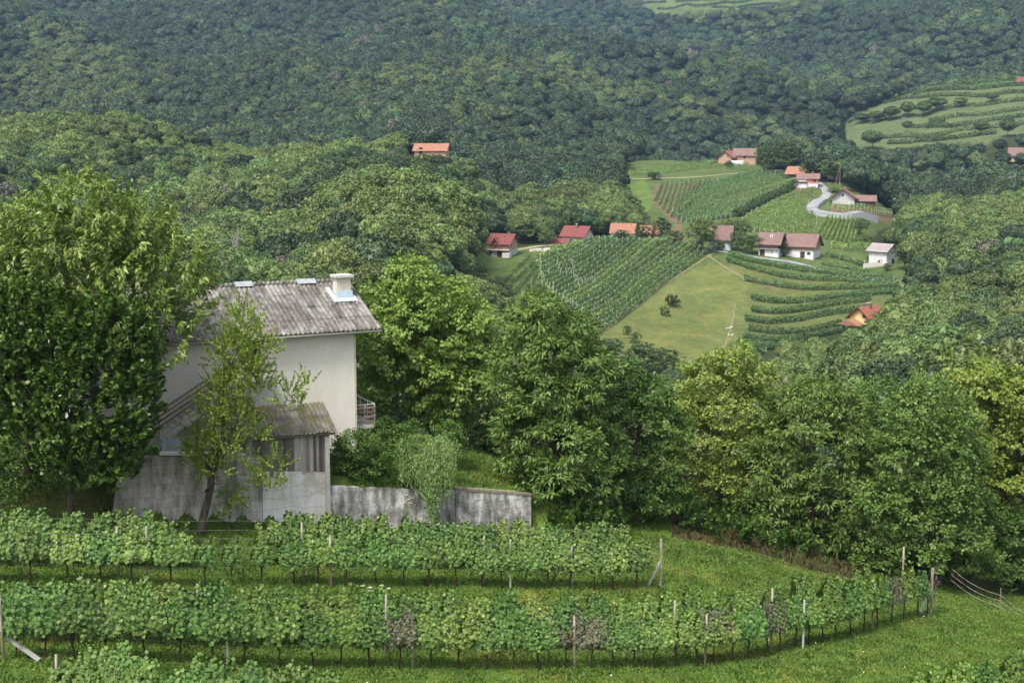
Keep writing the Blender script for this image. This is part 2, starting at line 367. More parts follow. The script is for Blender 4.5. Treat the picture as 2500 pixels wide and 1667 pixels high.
M['vine_sick'] = leaf_mat('vine_leaf_withered', (0.09, 0.10, 0.055), (0.18, 0.19, 0.115), (0.16, 0.09, 0.05), hv=0.03, vv=0.2, trans=0.12, rough=0.6)
M['vine_dry'] = leaf_mat('vine_leaf_dry', (0.075, 0.055, 0.04), (0.15, 0.13, 0.10), (0.10, 0.05, 0.03), hv=0.02, vv=0.2, trans=0.05, rough=0.8)
M['far_vine'] = leaf_mat('far_vine_leaf', (0.075, 0.15, 0.045), (0.17, 0.28, 0.095), None, hv=0.03, vv=0.22, trans=0.15)
M['far_vine_y'] = leaf_mat('far_vine_leaf_light', (0.12, 0.21, 0.045), (0.24, 0.35, 0.09), None, hv=0.03, vv=0.2, trans=0.15)
M['far_vine_d'] = leaf_mat('far_vine_leaf_dark', (0.05, 0.11, 0.035), (0.12, 0.21, 0.07), None, hv=0.03, vv=0.2, trans=0.12)
M['peach'] = leaf_mat('peach_leaf', (0.10, 0.17, 0.028), (0.21, 0.30, 0.055), (0.36, 0.36, 0.09), trans=0.2, rough=0.4, spec=0.4)
M['hazel'] = leaf_mat('hazel_leaf', (0.035, 0.085, 0.014), (0.092, 0.18, 0.028), (0.16, 0.25, 0.04), trans=0.22, rough=0.45, spec=0.35)
M['apple'] = leaf_mat('apple_leaf', (0.11, 0.18, 0.03), (0.26, 0.36, 0.06), (0.30, 0.36, 0.07), trans=0.3)
M['walnut'] = leaf_mat('walnut_leaf', (0.09, 0.17, 0.03), (0.21, 0.33, 0.06), (0.28, 0.36, 0.07), trans=0.3)
M['chestnut'] = leaf_mat('chestnut_leaf', (0.065, 0.13, 0.028), (0.15, 0.24, 0.05), (0.30, 0.33, 0.10), trans=0.25)
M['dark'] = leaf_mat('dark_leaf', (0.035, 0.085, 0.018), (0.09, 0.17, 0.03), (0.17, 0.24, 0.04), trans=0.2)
M['light'] = leaf_mat('light_leaf', (0.12, 0.19, 0.035), (0.25, 0.34, 0.07), (0.34, 0.38, 0.09), trans=0.3)
M['yellow'] = leaf_mat('yellowing_leaf', (0.12, 0.18, 0.03), (0.24, 0.31, 0.05), (0.38, 0.33, 0.06), trans=0.32)
M['willow'] = leaf_mat('willow_leaf', (0.12, 0.20, 0.06), (0.24, 0.36, 0.11), (0.30, 0.40, 0.14), trans=0.25)
M['wood'] = leaf_mat('woodland_leaf', (0.055, 0.095, 0.028), (0.13, 0.19, 0.055), (0.20, 0.24, 0.08), hv=0.05, vv=0.7, trans=0.18, patch=0.02)
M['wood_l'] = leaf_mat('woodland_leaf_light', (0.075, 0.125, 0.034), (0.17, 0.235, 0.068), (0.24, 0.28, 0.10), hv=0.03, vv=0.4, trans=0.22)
M['wood_d'] = leaf_mat('woodland_leaf_dark', (0.035, 0.07, 0.02), (0.085, 0.14, 0.035), (0.13, 0.17, 0.045), hv=0.03, vv=0.4, trans=0.15)
M['forest'] = leaf_mat('forest_leaf', (0.024, 0.050, 0.020), (0.058, 0.100, 0.038), (0.09, 0.125, 0.052), hv=0.045, vv=0.85, trans=0.1, patch=0.006)
M['wood_b'] = leaf_mat('bare_twiggy_crown', (0.075, 0.075, 0.05), (0.14, 0.14, 0.095), (0.10, 0.14, 0.05), trans=0.05)
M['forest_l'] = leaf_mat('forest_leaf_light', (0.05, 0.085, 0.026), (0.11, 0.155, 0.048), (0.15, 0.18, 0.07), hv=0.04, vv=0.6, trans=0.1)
M['forest_d'] = leaf_mat('forest_leaf_dark', (0.02, 0.042, 0.022), (0.048, 0.082, 0.04), (0.07, 0.10, 0.05), hv=0.04, vv=0.6, trans=0.1)
M['spruce'] = leaf_mat('spruce_needle', (0.02, 0.05, 0.02), (0.05, 0.095, 0.035), None, trans=0.05)
M['dead'] = plain('dead_branch', (0.25, 0.22, 0.19), (0.40, 0.36, 0.32), 1, 0.9)
M['grass'] = None

# ------------------------------------------------------------------ ground sheet
OPEN = [[(1150,640),(1190,600),(1262,604),(1330,596),(1400,588),(1480,583),(1530,585),(1600,585),(1590,540),(1575,508),(1530,482),(1527,400),(1600,385),(1690,368),(1850,385),(1870,420),(1960,415),(1990,440),(2060,452),(2090,470),(2150,495),(2200,540),(2140,570),(2120,592),(2150,600),(2230,640),(2210,700),(2225,720),(2140,770),(2060,800),(1940,830),(1790,868),(1750,905),(1600,915),(1500,885),(1430,850),(1370,790),(1290,740),(1230,700),(1180,665)],
        [(2062,300),(2110,270),(2180,243),(2250,213),(2350,200),(2450,188),(2640,180),(2640,310),(2480,330),(2400,350),(2300,352),(2170,366),(2090,360),(2050,335)],
        [(1560,4),(1650,-14),(1930,-20),(1900,14),(1760,24),(1600,34)],
        [(930,388),(990,374),(1090,368),(1085,384),(985,392)],
        [(1530,455),(1570,440),(1600,480),(1580,520),(1530,490)]]
MEADOW = [(1735,640),(1800,665),(1835,690),(1832,740),(1815,790),(1760,865),(1600,888),(1480,876),(1432,838),(1560,745),(1700,650)]
SOIL = [[(1600,452),(1740,442),(1680,500),(1650,548),(1590,492)], [(1640,560),(1660,540),(1670,590),(1645,600)], [(1935,470),(1960,445),(2000,450),(1960,500)],[(2025,500),(2200,520),(2200,545),(2030,525)]]
BANK = [(1640,1248),(1760,1268),(1900,1320),(2010,1360),(2130,1395),(2120,1425),(1980,1392),(1840,1350),(1640,1312)]
PX, PYY = proj(GX, GY, GZ)
CA = np.zeros(GX.shape+(3,), np.float32)
forest_floor = np.array((0.035, 0.05, 0.018)); CA[:] = forest_floor
near = GY < 88
CA[near] = (0.085, 0.155, 0.028)
b = near & inpoly(PX, PYY, BANK); CA[b] = (0.078, 0.072, 0.032)
t_, s_ = wall_ts(GX, GY)
CA[near & (t_ < 0) & (s_ > -1.2)] = (0.055, 0.065, 0.022)
CA[near & (t_ > WL+1.0) & (s_ > 2.2) & (PX < 1640)] = (0.05, 0.06, 0.025)
CA[(GY > 76) & near] = (0.05, 0.07, 0.022)
CA[(GY > 66) & near & (PX > 1700) & (PYY < 1380) & ~b] = (0.04, 0.05, 0.02)
fld = (GY > 340) & (GY < 900) & inpoly(PX, PYY, OPEN[0])
CA[fld] = (0.075, 0.12, 0.038)
CA[(GY > 340) & (GY < 900) & inpoly(PX, PYY, OPEN[4])] = (0.10, 0.17, 0.04)
mw = (GY > 340) & (GY < 560) & inpoly(PX, PYY, MEADOW)
CA[mw] = (0.112, 0.148, 0.048)
for s in SOIL: CA[fld & inpoly(PX, PYY, s)] = (0.14, 0.112, 0.07)
CA[fld & inpoly(PX, PYY, [(1755,640),(1860,655),(2120,690),(2200,715),(2140,770),(1950,820),(1800,860),(1790,770),(1830,700)])] = (0.10, 0.135, 0.045)
tf = (GY > 850) & (GY < 1275) & inpoly(PX, PYY, OPEN[1]); CA[tf] = (0.088, 0.13, 0.056)
CA[(GY > 1700) & inpoly(PX, PYY, OPEN[2])] = (0.09, 0.14, 0.05)
CA[(GY > 560) & (GY < 700) & inpoly(PX, PYY, OPEN[3])] = (0.17, 0.26, 0.06)
jj, ii = np.meshgrid(np.arange(len(Yr)-1), np.arange(NX-1), indexing='ij')
q = np.stack([jj*NX+ii, jj*NX+ii+1, (jj+1)*NX+ii+1, (jj+1)*NX+ii], -1).reshape(-1, 4)
V = np.stack([GX, GY, GZ], -1).reshape(-1, 3)
def ground_mat():
    m, n, p, out = new_mat('ground_cover')
    at_ = N(n, 'ShaderNodeAttribute'); at_.attribute_name = 'cover'
    g = N(n, 'ShaderNodeNewGeometry'); P_ = g.outputs['Position']
    f1 = noise(n, 0.55, 5, 0.7, P_); f2 = noise(n, 6.0, 3, 0.6, P_); f3 = noise(n, 0.09, 3, 0.6, P_)
    k = mth(n, 'ADD', mth(n, 'MULTIPLY', f1, 0.6), mth(n, 'MULTIPLY', f2, 0.6))
    c = mixc(n, 1.0, at_.outputs['Color'], ramp(n, k, [(0.3, (0.45, 0.5, 0.5)), (0.62, (1.1, 1.05, 1.0)), (0.85, (1.6, 1.5, 1.3))]), 'MULTIPLY')
    c = mixc(n, mth(n, 'MULTIPLY', ramp(n, noise(n, 0.33, 4, 0.7, P_), [(0.50, (0, 0, 0)), (0.68, (1, 1, 1))]), 0.5), c, mixc(n, 1.0, c, (2.3, 1.2, 1.5), 'MULTIPLY'))
    c = mixc(n, 1.0, c, ramp(n, f3, [(0.3, (0.75, 0.8, 0.8)), (0.7, (1.2, 1.15, 1.1))]), 'MULTIPLY')
    n.links.new(c, p.inputs['Base Color']); p.inputs['Roughness'].default_value = 0.95; p.inputs['Specular IOR Level'].default_value = 0.1
    bump(n, p, f2, 0.5, 0.2); return m
me = mesh_np('ground', V, q, ground_mat(), smoothf=True)
ca = me.color_attributes.new('cover', 'FLOAT_COLOR', 'POINT')
ca.data.foreach_set('color', np.concatenate([CA.reshape(-1, 3)*.88, np.ones((len(V), 1))], 1).astype(np.float32).ravel())
tag(link('ground', me), kind='structure')

# ------------------------------------------------------------------ leaves and trees
TEMPL = {   # x: across, y: along, z: out of the leaf
 'diamond': (np.array([(0, 0, 0), (.36, .45, .05), (0, 1, -.04), (-.36, .45, .05)]), np.array([(0, 1, 2, 3)])),
 'long': (np.array([(0, 0, 0), (.17, .4, .03), (0, 1, -.12), (-.17, .4, .03)]), np.array([(0, 1, 2, 3)])),
 'broad': (np.array([(0, 0, 0), (.42, .25, .05), (.38, .72, .02), (0, 1, -.10), (-.38, .72, .02), (-.42, .25, .05)]), np.array([(0, 1, 2, 3), (0, 3, 4, 5)])),
 'vine': (np.array([(0, 0, 0), (.42, -.04, -.04), (.36, .36, .04), (.55, .66, -.06), (.2, .72, .03), (0, 1.08, -.14), (-.2, .72, .03), (-.55, .66, -.06), (-.36, .36, .04), (-.42, -.04, -.04), (0, .4, 0)]), np.array([(0, 1, 2, 10), (10, 2, 3, 4), (10, 4, 5, 6), (10, 6, 7, 8), (0, 10, 8, 9)])),
 'card': (np.array([(-.35, 0, 0), (.40, .1, .08), (.28, .9, -.06), (-.45, .8, .05)]), np.array([(0, 1, 2, 3)])),
}
def nrm(a): return a/(np.linalg.norm(a, axis=1, keepdims=True)+1e-9)
def leaves(P, A, Nn, S, tmpl):
    T, Fc = TEMPL[tmpl]
    A = nrm(A); Nn = nrm(Nn-(Nn*A).sum(1, keepdims=True)*A); B = np.cross(A, Nn)
    S = S[:, None, None]
    V = P[:, None]+S*(T[None, :, 0:1]*B[:, None]+T[None, :, 1:2]*A[:, None]+T[None, :, 2:3]*Nn[:, None])
    n, k = len(P), len(T)
    Fq = (np.arange(n)[:, None, None]*k+Fc[None]).reshape(-1, Fc.shape[1])
    return V.reshape(-1, 3), Fq
def sph(r, n):
    v = r.normal(size=(n, 3)); return nrm(v)
def crown_leaves(r, lobes, leaf, dens, tips_r=0.45, up=0.45, droop=0.0, tmpl='diamond', shell=0.55, cut_in=0.75):
    """lobes: (x,y,z,rad). Leaves sit in tip clusters near the lobes' shells."""
    lobes = np.array(lobes, float)
    Ps, Os = [], []
    for i, (x, y, z, R) in enumerate(lobes):
        nt_ = max(4, int(dens*R*R/(tips_r*tips_r)))
        d = sph(r, nt_); d[:, 2] = np.abs(d[:, 2])*np.where(r.rand(nt_) < 0.72, 1, -0.8); d = nrm(d)
        rr = R*(shell+(1.08-shell)*r.rand(nt_)**0.5)
        p = np.array((x, y, z))+d*rr[:, None]*np.array((1, 1, .92))
        # drop tips buried deep inside another lobe
        dd = np.linalg.norm(p[:, None]-lobes[None, :, :3], axis=2)/lobes[None, :, 3]; dd[:, i] = 9
        ok = dd.min(1) > cut_in*0.8
        Ps.append(p[ok]); Os.append(d[ok])
    P = np.concatenate(Ps); O = np.concatenate(Os)
    return P, O
def tips_to_leaves(r, P, O, per, tips_r, leaf, up, droop, tmpl, shoot=0.0):
    n = len(P)*per
    P2 = np.repeat(P, per, 0); O2 = np.repeat(O, per, 0)
    tr = tips_r*(0.6+0.8*np.repeat(r.rand(len(P)), per))[:, None]
    off = sph(r, n)*tr*(r.rand(n, 1)**0.5)
    off[:, 2] *= 0.55
    if shoot:
        sd_ = nrm(O+np.array((0, 0, 0.9))+r.normal(size=O.shape)*.25); k = np.tile(np.linspace(0, 1, per), len(P))[:, None]
        off = np.repeat(sd_, per, 0)*k*shoot*(0.6+0.8*np.repeat(r.rand(len(P)), per))[:, None]+sph(r, n)*leaf*0.25
    Pn = P2+off
    A = nrm(off)*0.6+O2*0.5+sph(r, n)*0.6; A[:, 2] -= droop
    Nn = O2*0.85+sph(r, n)*0.42+np.array((0, 0, up+0.1))
    return leaves(Pn-0*A, A, Nn, leaf*(0.65+0.7*r.rand(n)), tmpl)
def limb_pts(a, b, r, sag=0.12):
    a, b = Vector(a), Vector(b); d = b-a; L = d.length; o = []
    for i in range(5):
        t = i/4; p = a.lerp(b, t)+Vector((r.normal(), r.normal(), 0))*L*0.03*math.sin(PI*t); p.z += L*sag*math.sin(PI*t)*(-0.6 if i else 0); o.append(p)
    return o
def trunk_mesh(name, r, base, top, rad, lobes, nl, mat, n=8):
    mb = MB(); base = Vector(base); top = Vector(top)
    pts = [base+Vector((0, 0, -0.6))]+[base.lerp(top, t)+Vector((r.normal(), r.normal(), 0))*rad*0.8*(1 if 0 < t < 1 else 0) for t in (0, .25, .5, .75, 1)]
    mb.tube(pts, [rad*1.5, rad*1.15, rad*0.95, rad*.8, rad*.55, rad*.2], n)
    L = sorted(lobes, key=lambda l: -l[3]); L = L[:nl] if nl < len(L) else L
    H_ = (top-base).length
    for (x, y, z, R) in L:
        e = Vector((x, y, z)); t = min(.95, max(.18, (z-base.z-R*1.1)/H_*0.8)); a = base.lerp(top, t)
        rr = rad*(1-t*.75)*.5
        pp = limb_pts(a, e, r)
        mb.tube(pp, [rr, rr*.8, rr*.6, rr*.4, rr*.15], 6)
        for k in range(3):
            b_ = pp[2+k % 2]; d = Vector(sph(r, 1)[0]); d.z = abs(d.z)*.6
            mb.tube([b_, b_+d*R*.5, b_+d*R*.95+Vector((0, 0, R*.1))], [rr*.4, rr*.25, rr*.06], 5)
    return mb.mesh(name, mat, True)
def hero(name, label, lobes_px, Y, base_px, style, seed, cat='tree', trunk_r=0.2, mat='walnut', dmul=1.0, group=None, kd=0.5, limbs=9, top=None):
    """a tree whose crown lobes stand where the photograph shows them; real depth spread added"""
    r = np.random.RandomState(seed)
    bx, by = base_px
    b3 = at(bx, by, Y); b3.z = float(H(b3.x, b3.y))
    L = []
    xs = np.array([l[0] for l in lobes_px]); xm, xw = xs.mean(), max(30, np.ptp(xs)/2+40)
    for k, (px, py, rp) in enumerate(lobes_px):
        R = rp/F*Y; half = math.sqrt(max(0.15, 1-((px-xm)/xw)**2))*xw/F*Y*kd
        for s in ((-1, 1) if half > R*0.6 else (0,)):
            dy = s*half*(0.45+0.5*r.rand())
            p = at(px+r.normal()*rp*.08, py, Y+dy); g = float(H(p.x, p.y))
            L.append((p.x-b3.x, dy, max(p.z, g+R*0.4)-b3.z, R*(1 if s <= 0 else .92)))
    st = dict(leaf=0.15, dens=0.55, tips_r=0.42, per=24, up=0.4, droop=0.15, tmpl='diamond', shoot=0, shell=0.55); st.update(STYLE[style])
    P, O = crown_leaves(r, L, st['leaf'], st['dens']*dmul, st['tips_r'], shell=st['shell'])
    # keep leaves above the ground
    V, Fq = tips_to_leaves(r, P, O, st['per'], st['tips_r'], st['leaf'], st['up'], st['droop'], st['tmpl'], st['shoot'])
    root = empty(name, b3, 0, None, label, cat, group)
    link('crown', mesh_np('crown', V, Fq, M[mat]), None, root)
    if trunk_r:
        zt = max(l[2] for l in L); xt = sum(l[0] for l in L)/len(L)
        link('trunk', trunk_mesh('trunk', r, (0, 0, 0), top or (xt*.6, 0, zt*.82), trunk_r, L, limbs, M['bark']), None, root)
    return root
STYLE = {
 'peach': dict(leaf=0.28, dens=3.6, tips_r=0.40, per=32, up=0.2, droop=0.8, tmpl='long', shoot=1.0, shell=0.5),
 'hazel': dict(leaf=0.155, dens=4.6, tips_r=0.36, per=32, up=0.5, droop=0.35, tmpl='broad', shoot=0.6, shell=.6),
 'apple': dict(leaf=0.10, dens=5.5, tips_r=0.28, per=30, up=0.4, droop=0.0, tmpl='diamond', shoot=0.65, shell=0.15),
 'walnut': dict(leaf=0.215, dens=3.6, tips_r=0.46, per=36, up=0.35, droop=0.55, tmpl='diamond', shell=.6),
 'chestnut': dict(leaf=0.26, dens=3.4, tips_r=0.42, per=40, up=0.35, droop=0.35, tmpl='long', shell=.6),
 'dense': dict(leaf=0.175, dens=3.8, tips_r=0.42, per=36, up=0.45, droop=0.15, tmpl='diamond', shell=.6),
 'bush': dict(leaf=0.10, dens=3.2, tips_r=0.25, per=30, up=0.4, droop=0.0, tmpl='diamond', shell=.5),
}
# ------- woodland prototypes (each used first as a real tree of the wood)
def proto_tree(seed, hgt, rad, leaf, dens, tips_r, per, nl, mat, tmpl='card', squash=1.0):
    r = np.random.RandomState(seed); L = []
    for k in range(nl):
        f = (k+0.5)/nl; z = hgt*(0.34+0.60*f); env = math.sin(PI*min(1, (0.22+0.78*f)*0.93))**0.6
        a = k*2.399+r.rand(); rr = rad*env*(0.42+0.33*r.rand())*(0.4 if k == nl-1 else 1)
        R = rad*(0.36+0.20*r.rand())*(0.8+0.3*env)
        L.append((math.cos(a)*rr, math.sin(a)*rr, z*squash-R*0.2, R))
    P, O = crown_leaves(r, L, leaf, dens, tips_r)
    V, Fq = tips_to_leaves(r, P, O, per, tips_r, leaf, 0.5, 0.1, tmpl)
    cm = mesh_np('crown', V, Fq, mat)
    tm = trunk_mesh('trunk', r, (0, 0, 0), (r.normal()*.3, r.normal()*.3, hgt*.8), 0.17, L, 5, M['bark_far'], 6)
    return cm, tm
def dome_tree(seed, mat, hgt=10.5, rad=4.3, cards=1500, csz=.55, nk=26):
    """full round crown: a lumpy closed surface with leaf tufts all over it"""
    r = np.random.RandomState(seed); bm = bmesh.new(); bmesh.ops.create_icosphere(bm, subdivisions=4, radius=1)
    D = np.array([v.co[:] for v in bm.verts]); Fc = np.array([[v.index for v in f.verts] for f in bm.faces]); bm.free()
    K = sph(r, nk); K[:, 2] = np.abs(K[:, 2])*1.0-.15; K = nrm(K); kr = .26+.26*r.rand(nk); ka = .12+.30*r.rand(nk)
    def rad_at(d):
        q_ = np.linalg.norm(d[:, None]-K[None], axis=2)/kr[None]
        return .74+(ka[None]*np.sqrt(np.clip(1-q_**2, 0, 1))).max(1)
    sc_ = np.array((rad, rad, hgt*.36)); c0 = np.array((0, 0, hgt*.60))
    rr = rad_at(D)*(1+.05*r.normal(size=len(D))); rr *= np.where(D[:, 2] < -.3, .8, 1)
    V1 = c0+D*rr[:, None]*sc_
    d = sph(r, cards); d[:, 2] = np.where((d[:, 2] < -.2) & (r.rand(cards) < .7), -d[:, 2], d[:, 2])
    P = c0+d*(rad_at(d)*(.97+.09*r.rand(cards)))[:, None]*sc_
    V2, F2 = leaves(P, sph(r, cards)*.8+d*.4, d*1.2+sph(r, cards)*.28+np.array((0, 0, .3)), csz*(.6+.8*r.rand(cards)), 'card')
    F1 = np.concatenate([Fc, Fc[:, :1]], 1)          # triangles
    me = bpy.data.meshes.new('crown'); V = np.concatenate([V1, V2]); me.vertices.add(len(V)); me.vertices.foreach_set('co', V.astype(np.float32).ravel())
    li = np.concatenate([Fc.ravel(), (F2+len(V1)).ravel()]).astype(np.int32); me.loops.add(len(li)); me.loops.foreach_set('vertex_index', li)
    n3, n4 = len(Fc), len(F2); me.polygons.add(n3+n4)
    me.polygons.foreach_set('loop_start', np.concatenate([np.arange(n3)*3, n3*3+np.arange(n4)*4]).astype(np.int32))
    me.polygons.foreach_set('loop_total', np.concatenate([np.full(n3, 3), np.full(n4, 4)]).astype(np.int32)); me.materials.append(mat)
    me.update(calc_edges=True); me.validate()
    return me, trunk_mesh('trunk', r, (0, 0, 0), (0, 0, hgt*.7), 0.17, [(1, 0, hgt*.6, 1), (-1, .5, hgt*.6, 1), (0, -1, hgt*.65, 1)], 3, M['bark_far'], 5)
def bush_like(seed, mat): return proto_tree(seed, 2.2, 1.5, .20, 1.3, .3, 22, 9, mat, squash=.9)
PROTO = {}
def get_proto(key):
    if key in PROTO: return PROTO[key]
    kind, var = key
    mt = {'w': M['wood'], 'l': M['wood_l'], 'd': M['wood_d'], 'f': M['forest'], 'b': M['wood_b'], 'L': M['forest_l'], 'D': M['forest_d']}
    if kind[0] == 'n': v = proto_tree(100+var, 10.5, 4.0, .30, 1.5, .55, 24, 18, mt[kind[1]])       # near wood
    elif kind[0] == 'm': v = dome_tree(200+var, mt[kind[1]], 10.5, 4.2, 4200, .36, 40)     # middle distance
    elif kind[0] == 'f': v = dome_tree(400+var, mt[kind[1]])
    elif kind[0] == 'b': v = bush_like(300+var, mt[kind[1]])
    PROTO[key] = v; return v
def stand_tree(name, label, cat, key, p, rz, scl, group=None):
    cm, tm = get_proto(key)
    root = empty(name, p, rz, scl, label, cat, group)
    link('crown', cm, None, root); link('trunk', tm, None, root); return root

# ------------------------------------------------------------------ the white house
def stucco():
    m, n, p, out = new_mat('rough_white_render'); v = objco(n)
    f = noise(n, 0.6, 5, 0.7, objco(n, (1, 1, .35))); f2 = noise(n, 14, 3, .6, v)
    c = ramp(n, mth(n, 'ADD', mth(n, 'MULTIPLY', f, .7), mth(n, 'MULTIPLY', f2, .3)), [(0.3, (0.68, 0.62, 0.53)), (0.55, (0.80, 0.755, 0.68)), (0.8, (0.82, 0.785, 0.72))])
    n.links.new(c, p.inputs['Base Color']); p.inputs['Roughness'].default_value = .95; p.inputs['Specular IOR Level'].default_value = .1
    bump(n, p, f2, 0.9, 0.06); return m
def corr_mat(name, moss):
    m, n, p, out = new_mat(name); v = objco(n)
    f = noise(n, 3.0, 6, .75, v); g = noise(n, 1.1, 4, .7, objco(n, (2.2, .35, 1))); sp_ = noise(n, 22, 2, .6, v)
    c = ramp(n, mth(n, 'ADD', mth(n, 'MULTIPLY', f, .5), mth(n, 'MULTIPLY', g, .5)), [(0.40, (0.06, 0.054, 0.048)), (0.5, (0.14, 0.13, 0.12)), (0.62, (0.29, 0.28, 0.265))])
    c = mixc(n, ramp(n, sp_, [(0.60, (0, 0, 0)), (0.68, (.55, .55, .55))]), c, (0.50, 0.49, 0.46))
    c = mixc(n, ramp(n, sp_, [(0.30, (.7, .7, .7)), (0.38, (0, 0, 0))]), c, (0.08, 0.065, 0.05))
    if moss: c = mixc(n, ramp(n, noise(n, 1.5, 4, .7, v), [(0.45, (0, 0, 0)), (0.62, (.8, .8, .8))]), c, (0.12, 0.11, 0.03))
    n.links.new(c, p.inputs['Base Color']); p.inputs['Roughness'].default_value = .95; p.inputs['Specular IOR Level'].default_value = .15
    bump(n, p, f, .5, .03); return m
M['stucco'] = stucco(); M['corr'] = corr_mat('fibre_cement_roof', False); M['corr_moss'] = corr_mat('mossy_fibre_cement_roof', True)
M['white_brick'] = brick_mat('cream_brick', (0.62, 0.57, 0.47), (0.70, 0.66, 0.57), (0.42, 0.38, 0.32), 4.2, .5, .28)
M['flash'] = plain('zinc_flashing', (0.42, 0.52, 0.62), (0.55, 0.63, 0.70), 3, .4, spec=.5)
M['slab'] = plain('concrete_slab', (0.42, 0.40, 0.36), (0.55, 0.53, 0.50), 3, .9, .2, 20)
M['plank'] = island_mat('weathered_plank', [(0, (0.14, 0.11, 0.085)), (1, (0.28, 0.23, 0.18))])
M['board'] = island_mat('grey_barn_board', [(0, (0.12, 0.10, 0.088)), (.35, (0.22, 0.19, 0.17)), (.7, (0.31, 0.28, 0.255)), (1, (0.50, 0.47, 0.44))], nscale=5, stretch=(1.5, 1.5, .25), nmix=.55)
M['white_metal'] = plain('white_rail_metal', (0.66, 0.66, 0.64), None, rough=.5)
M['gutter'] = plain('brown_gutter', (0.22, 0.20, 0.18), (0.34, 0.31, 0.28), 4, .5)
M['glass'] = plain('window_glass', (0.03, 0.04, 0.045), None, rough=.12, spec=.6)
M['frame_w'] = plain('white_frame', (0.7, 0.69, 0.66), None, rough=.6)
M['dark_wood'] = plain('dark_wood', (0.035, 0.022, 0.018), (0.07, 0.045, 0.035), 3, .8)
M['red_wood'] = plain('red_brown_wood', (0.24, 0.09, 0.05), (0.34, 0.15, 0.09), 3, .8)
M['r_patch'] = plain('pale_ridge_sheet', (0.22, 0.24, 0.26), (0.34, 0.37, 0.40), 5, .6)
RZ = math.radians(26)
Cx, Cy, Cz = -7.75, 69.0, -16.35
hroot = empty('white_house', (Cx, Cy, Cz), RZ, None, 'tall white rendered house with grey corrugated roof and cream chimney above the vineyard', 'house')
HL, HD, ZE, ZR = 13.2, 8.5, 6.98, 8.92
def hpt(px, py, yl):
    """local (x,z) in the house frame on the plane y=yl"""
    a, b = ray(px, py); c, s = math.cos(RZ), math.sin(RZ)
    # world x=Cx+c*xl-s*yl ; y=Cy+s*xl+c*yl ; a*y=x
    xl = (a*(Cy+c*yl)-Cx+s*yl)/(c-a*s); y = Cy+s*xl+c*yl
    return xl, b*y-Cz
mb = MB(); rise = (ZR-ZE)/(HD/2+.5); zf = ZE+.5*rise-.12
mb.box((-HL/2, .15, zf/2-.5), (HL, .3, zf+1)); mb.box((-HL/2, HD-.15, zf/2-.5), (HL, .3, zf+1))
for x in (-HL+.15, -.15):
    mb.prism([(.302, -1), (HD-.302, -1), (HD-.302, zf+.1), (HD/2, ZR-.16), (.302, zf+.1)], x-.148, x+.148, 0)
mb.obj('wall', M['stucco'], hroot)
MB().box((.045, .14, zf/2-.2), (.085, .30, zf+.2)).obj('brick_corner', M['white_brick'], hroot)
def corr_sheet(x0, x1, y0, z0, y1, z1, courses, pitch=.24, amp=.035, thick=.012, r=None, jag=.0):
    mb = MB(); nx = int((x1-x0)/pitch*8); sx = np.linspace(x0, x1, nx+1)
    rr = np.random.RandomState(5)
    for c in range(courses):
        a, b = c/courses, (c+1)/courses+(0.03 if c < courses-1 else 0)
        lift = .018*(courses-1-c)*0+.02*(1 if c % 1 == 0 else 0)
        vs = []
        for k, x in enumerate(sx):
            w = amp*math.cos(2*PI*x/pitch); pan = int((x-x0)/(pitch*4.5)); j = (math.sin(pan*12.9+c*4.1)*.5)*jag
            ax, bx = a-(.012+j*.02 if c == 0 else .004), b
            for t, dz in ((ax, .012 + (courses-c)*.012*0+.02), (bx, -.004)):
                vs.append((x, y0+(y1-y0)*t, z0+(z1-z0)*t+w+dz))
            for t, dz in ((bx, -.004-thick), (ax, .02-thick)):
                vs.append((x, y0+(y1-y0)*t, z0+(z1-z0)*t+w+dz))
        fs = []
        for k in range(nx):
            o = 4*k
            for m_ in range(4): fs.append((o+m_, o+4+m_, o+4+(m_+1) % 4, o+(m_+1) % 4))
        fs += [(0, 1, 2, 3), (4*nx+3, 4*nx+2, 4*nx+1, 4*nx)]
        mb.add(vs, fs)
    return mb
rf = corr_sheet(-HL-.7, 1.29, -.5, ZE, HD/2+.02, ZR, 4, jag=.6).obj('roof', M['corr'], hroot, smoothf=False)
corr_sheet(-HL-.7, 1.29, HD+.5, ZE, HD/2-.02, ZR, 4).obj('roof', M['corr'], hroot)
mb = MB()                                               # scalloped ridge caps
x = -HL-.7; k = 0
while x < 1.25:
    mb.tube([(x, HD/2, ZR-.03), (x+.10, HD/2, ZR+.015), (x+.22, HD/2, ZR-.03)], [.11, .145, .12], 8, mi=0); x += .24
mb.obj('ridge_cap', [M['corr'], M['flash']], hroot, smoothf=True)
MB().tube([(-HL-.7, -.57, ZE-.16), (1.25, -.57, ZE-.13)], .055, 8).obj('gutter', M['gutter'], hroot, smoothf=True)
MB().prism([(-.5, ZE-.05), (-.5, ZE-.2), (HD/2, ZR-.2), (HD+.5, ZE-.2), (HD+.5, ZE-.05), (HD/2, ZR-.05)], 1.2, 1.24, 0).obj('bargeboard', M['gutter'], hroot)
for xc, w_ in ((-1.05, 1.0), (-4.3, .9)):
    MB().prism([(HD/2-.30, ZR-.04), (HD/2, ZR+.185), (HD/2+.30, ZR-.04), (HD/2, ZR+.16)], xc-w_/2, xc+w_/2, 0).obj('ridge_patch', M['r_patch'], hroot)
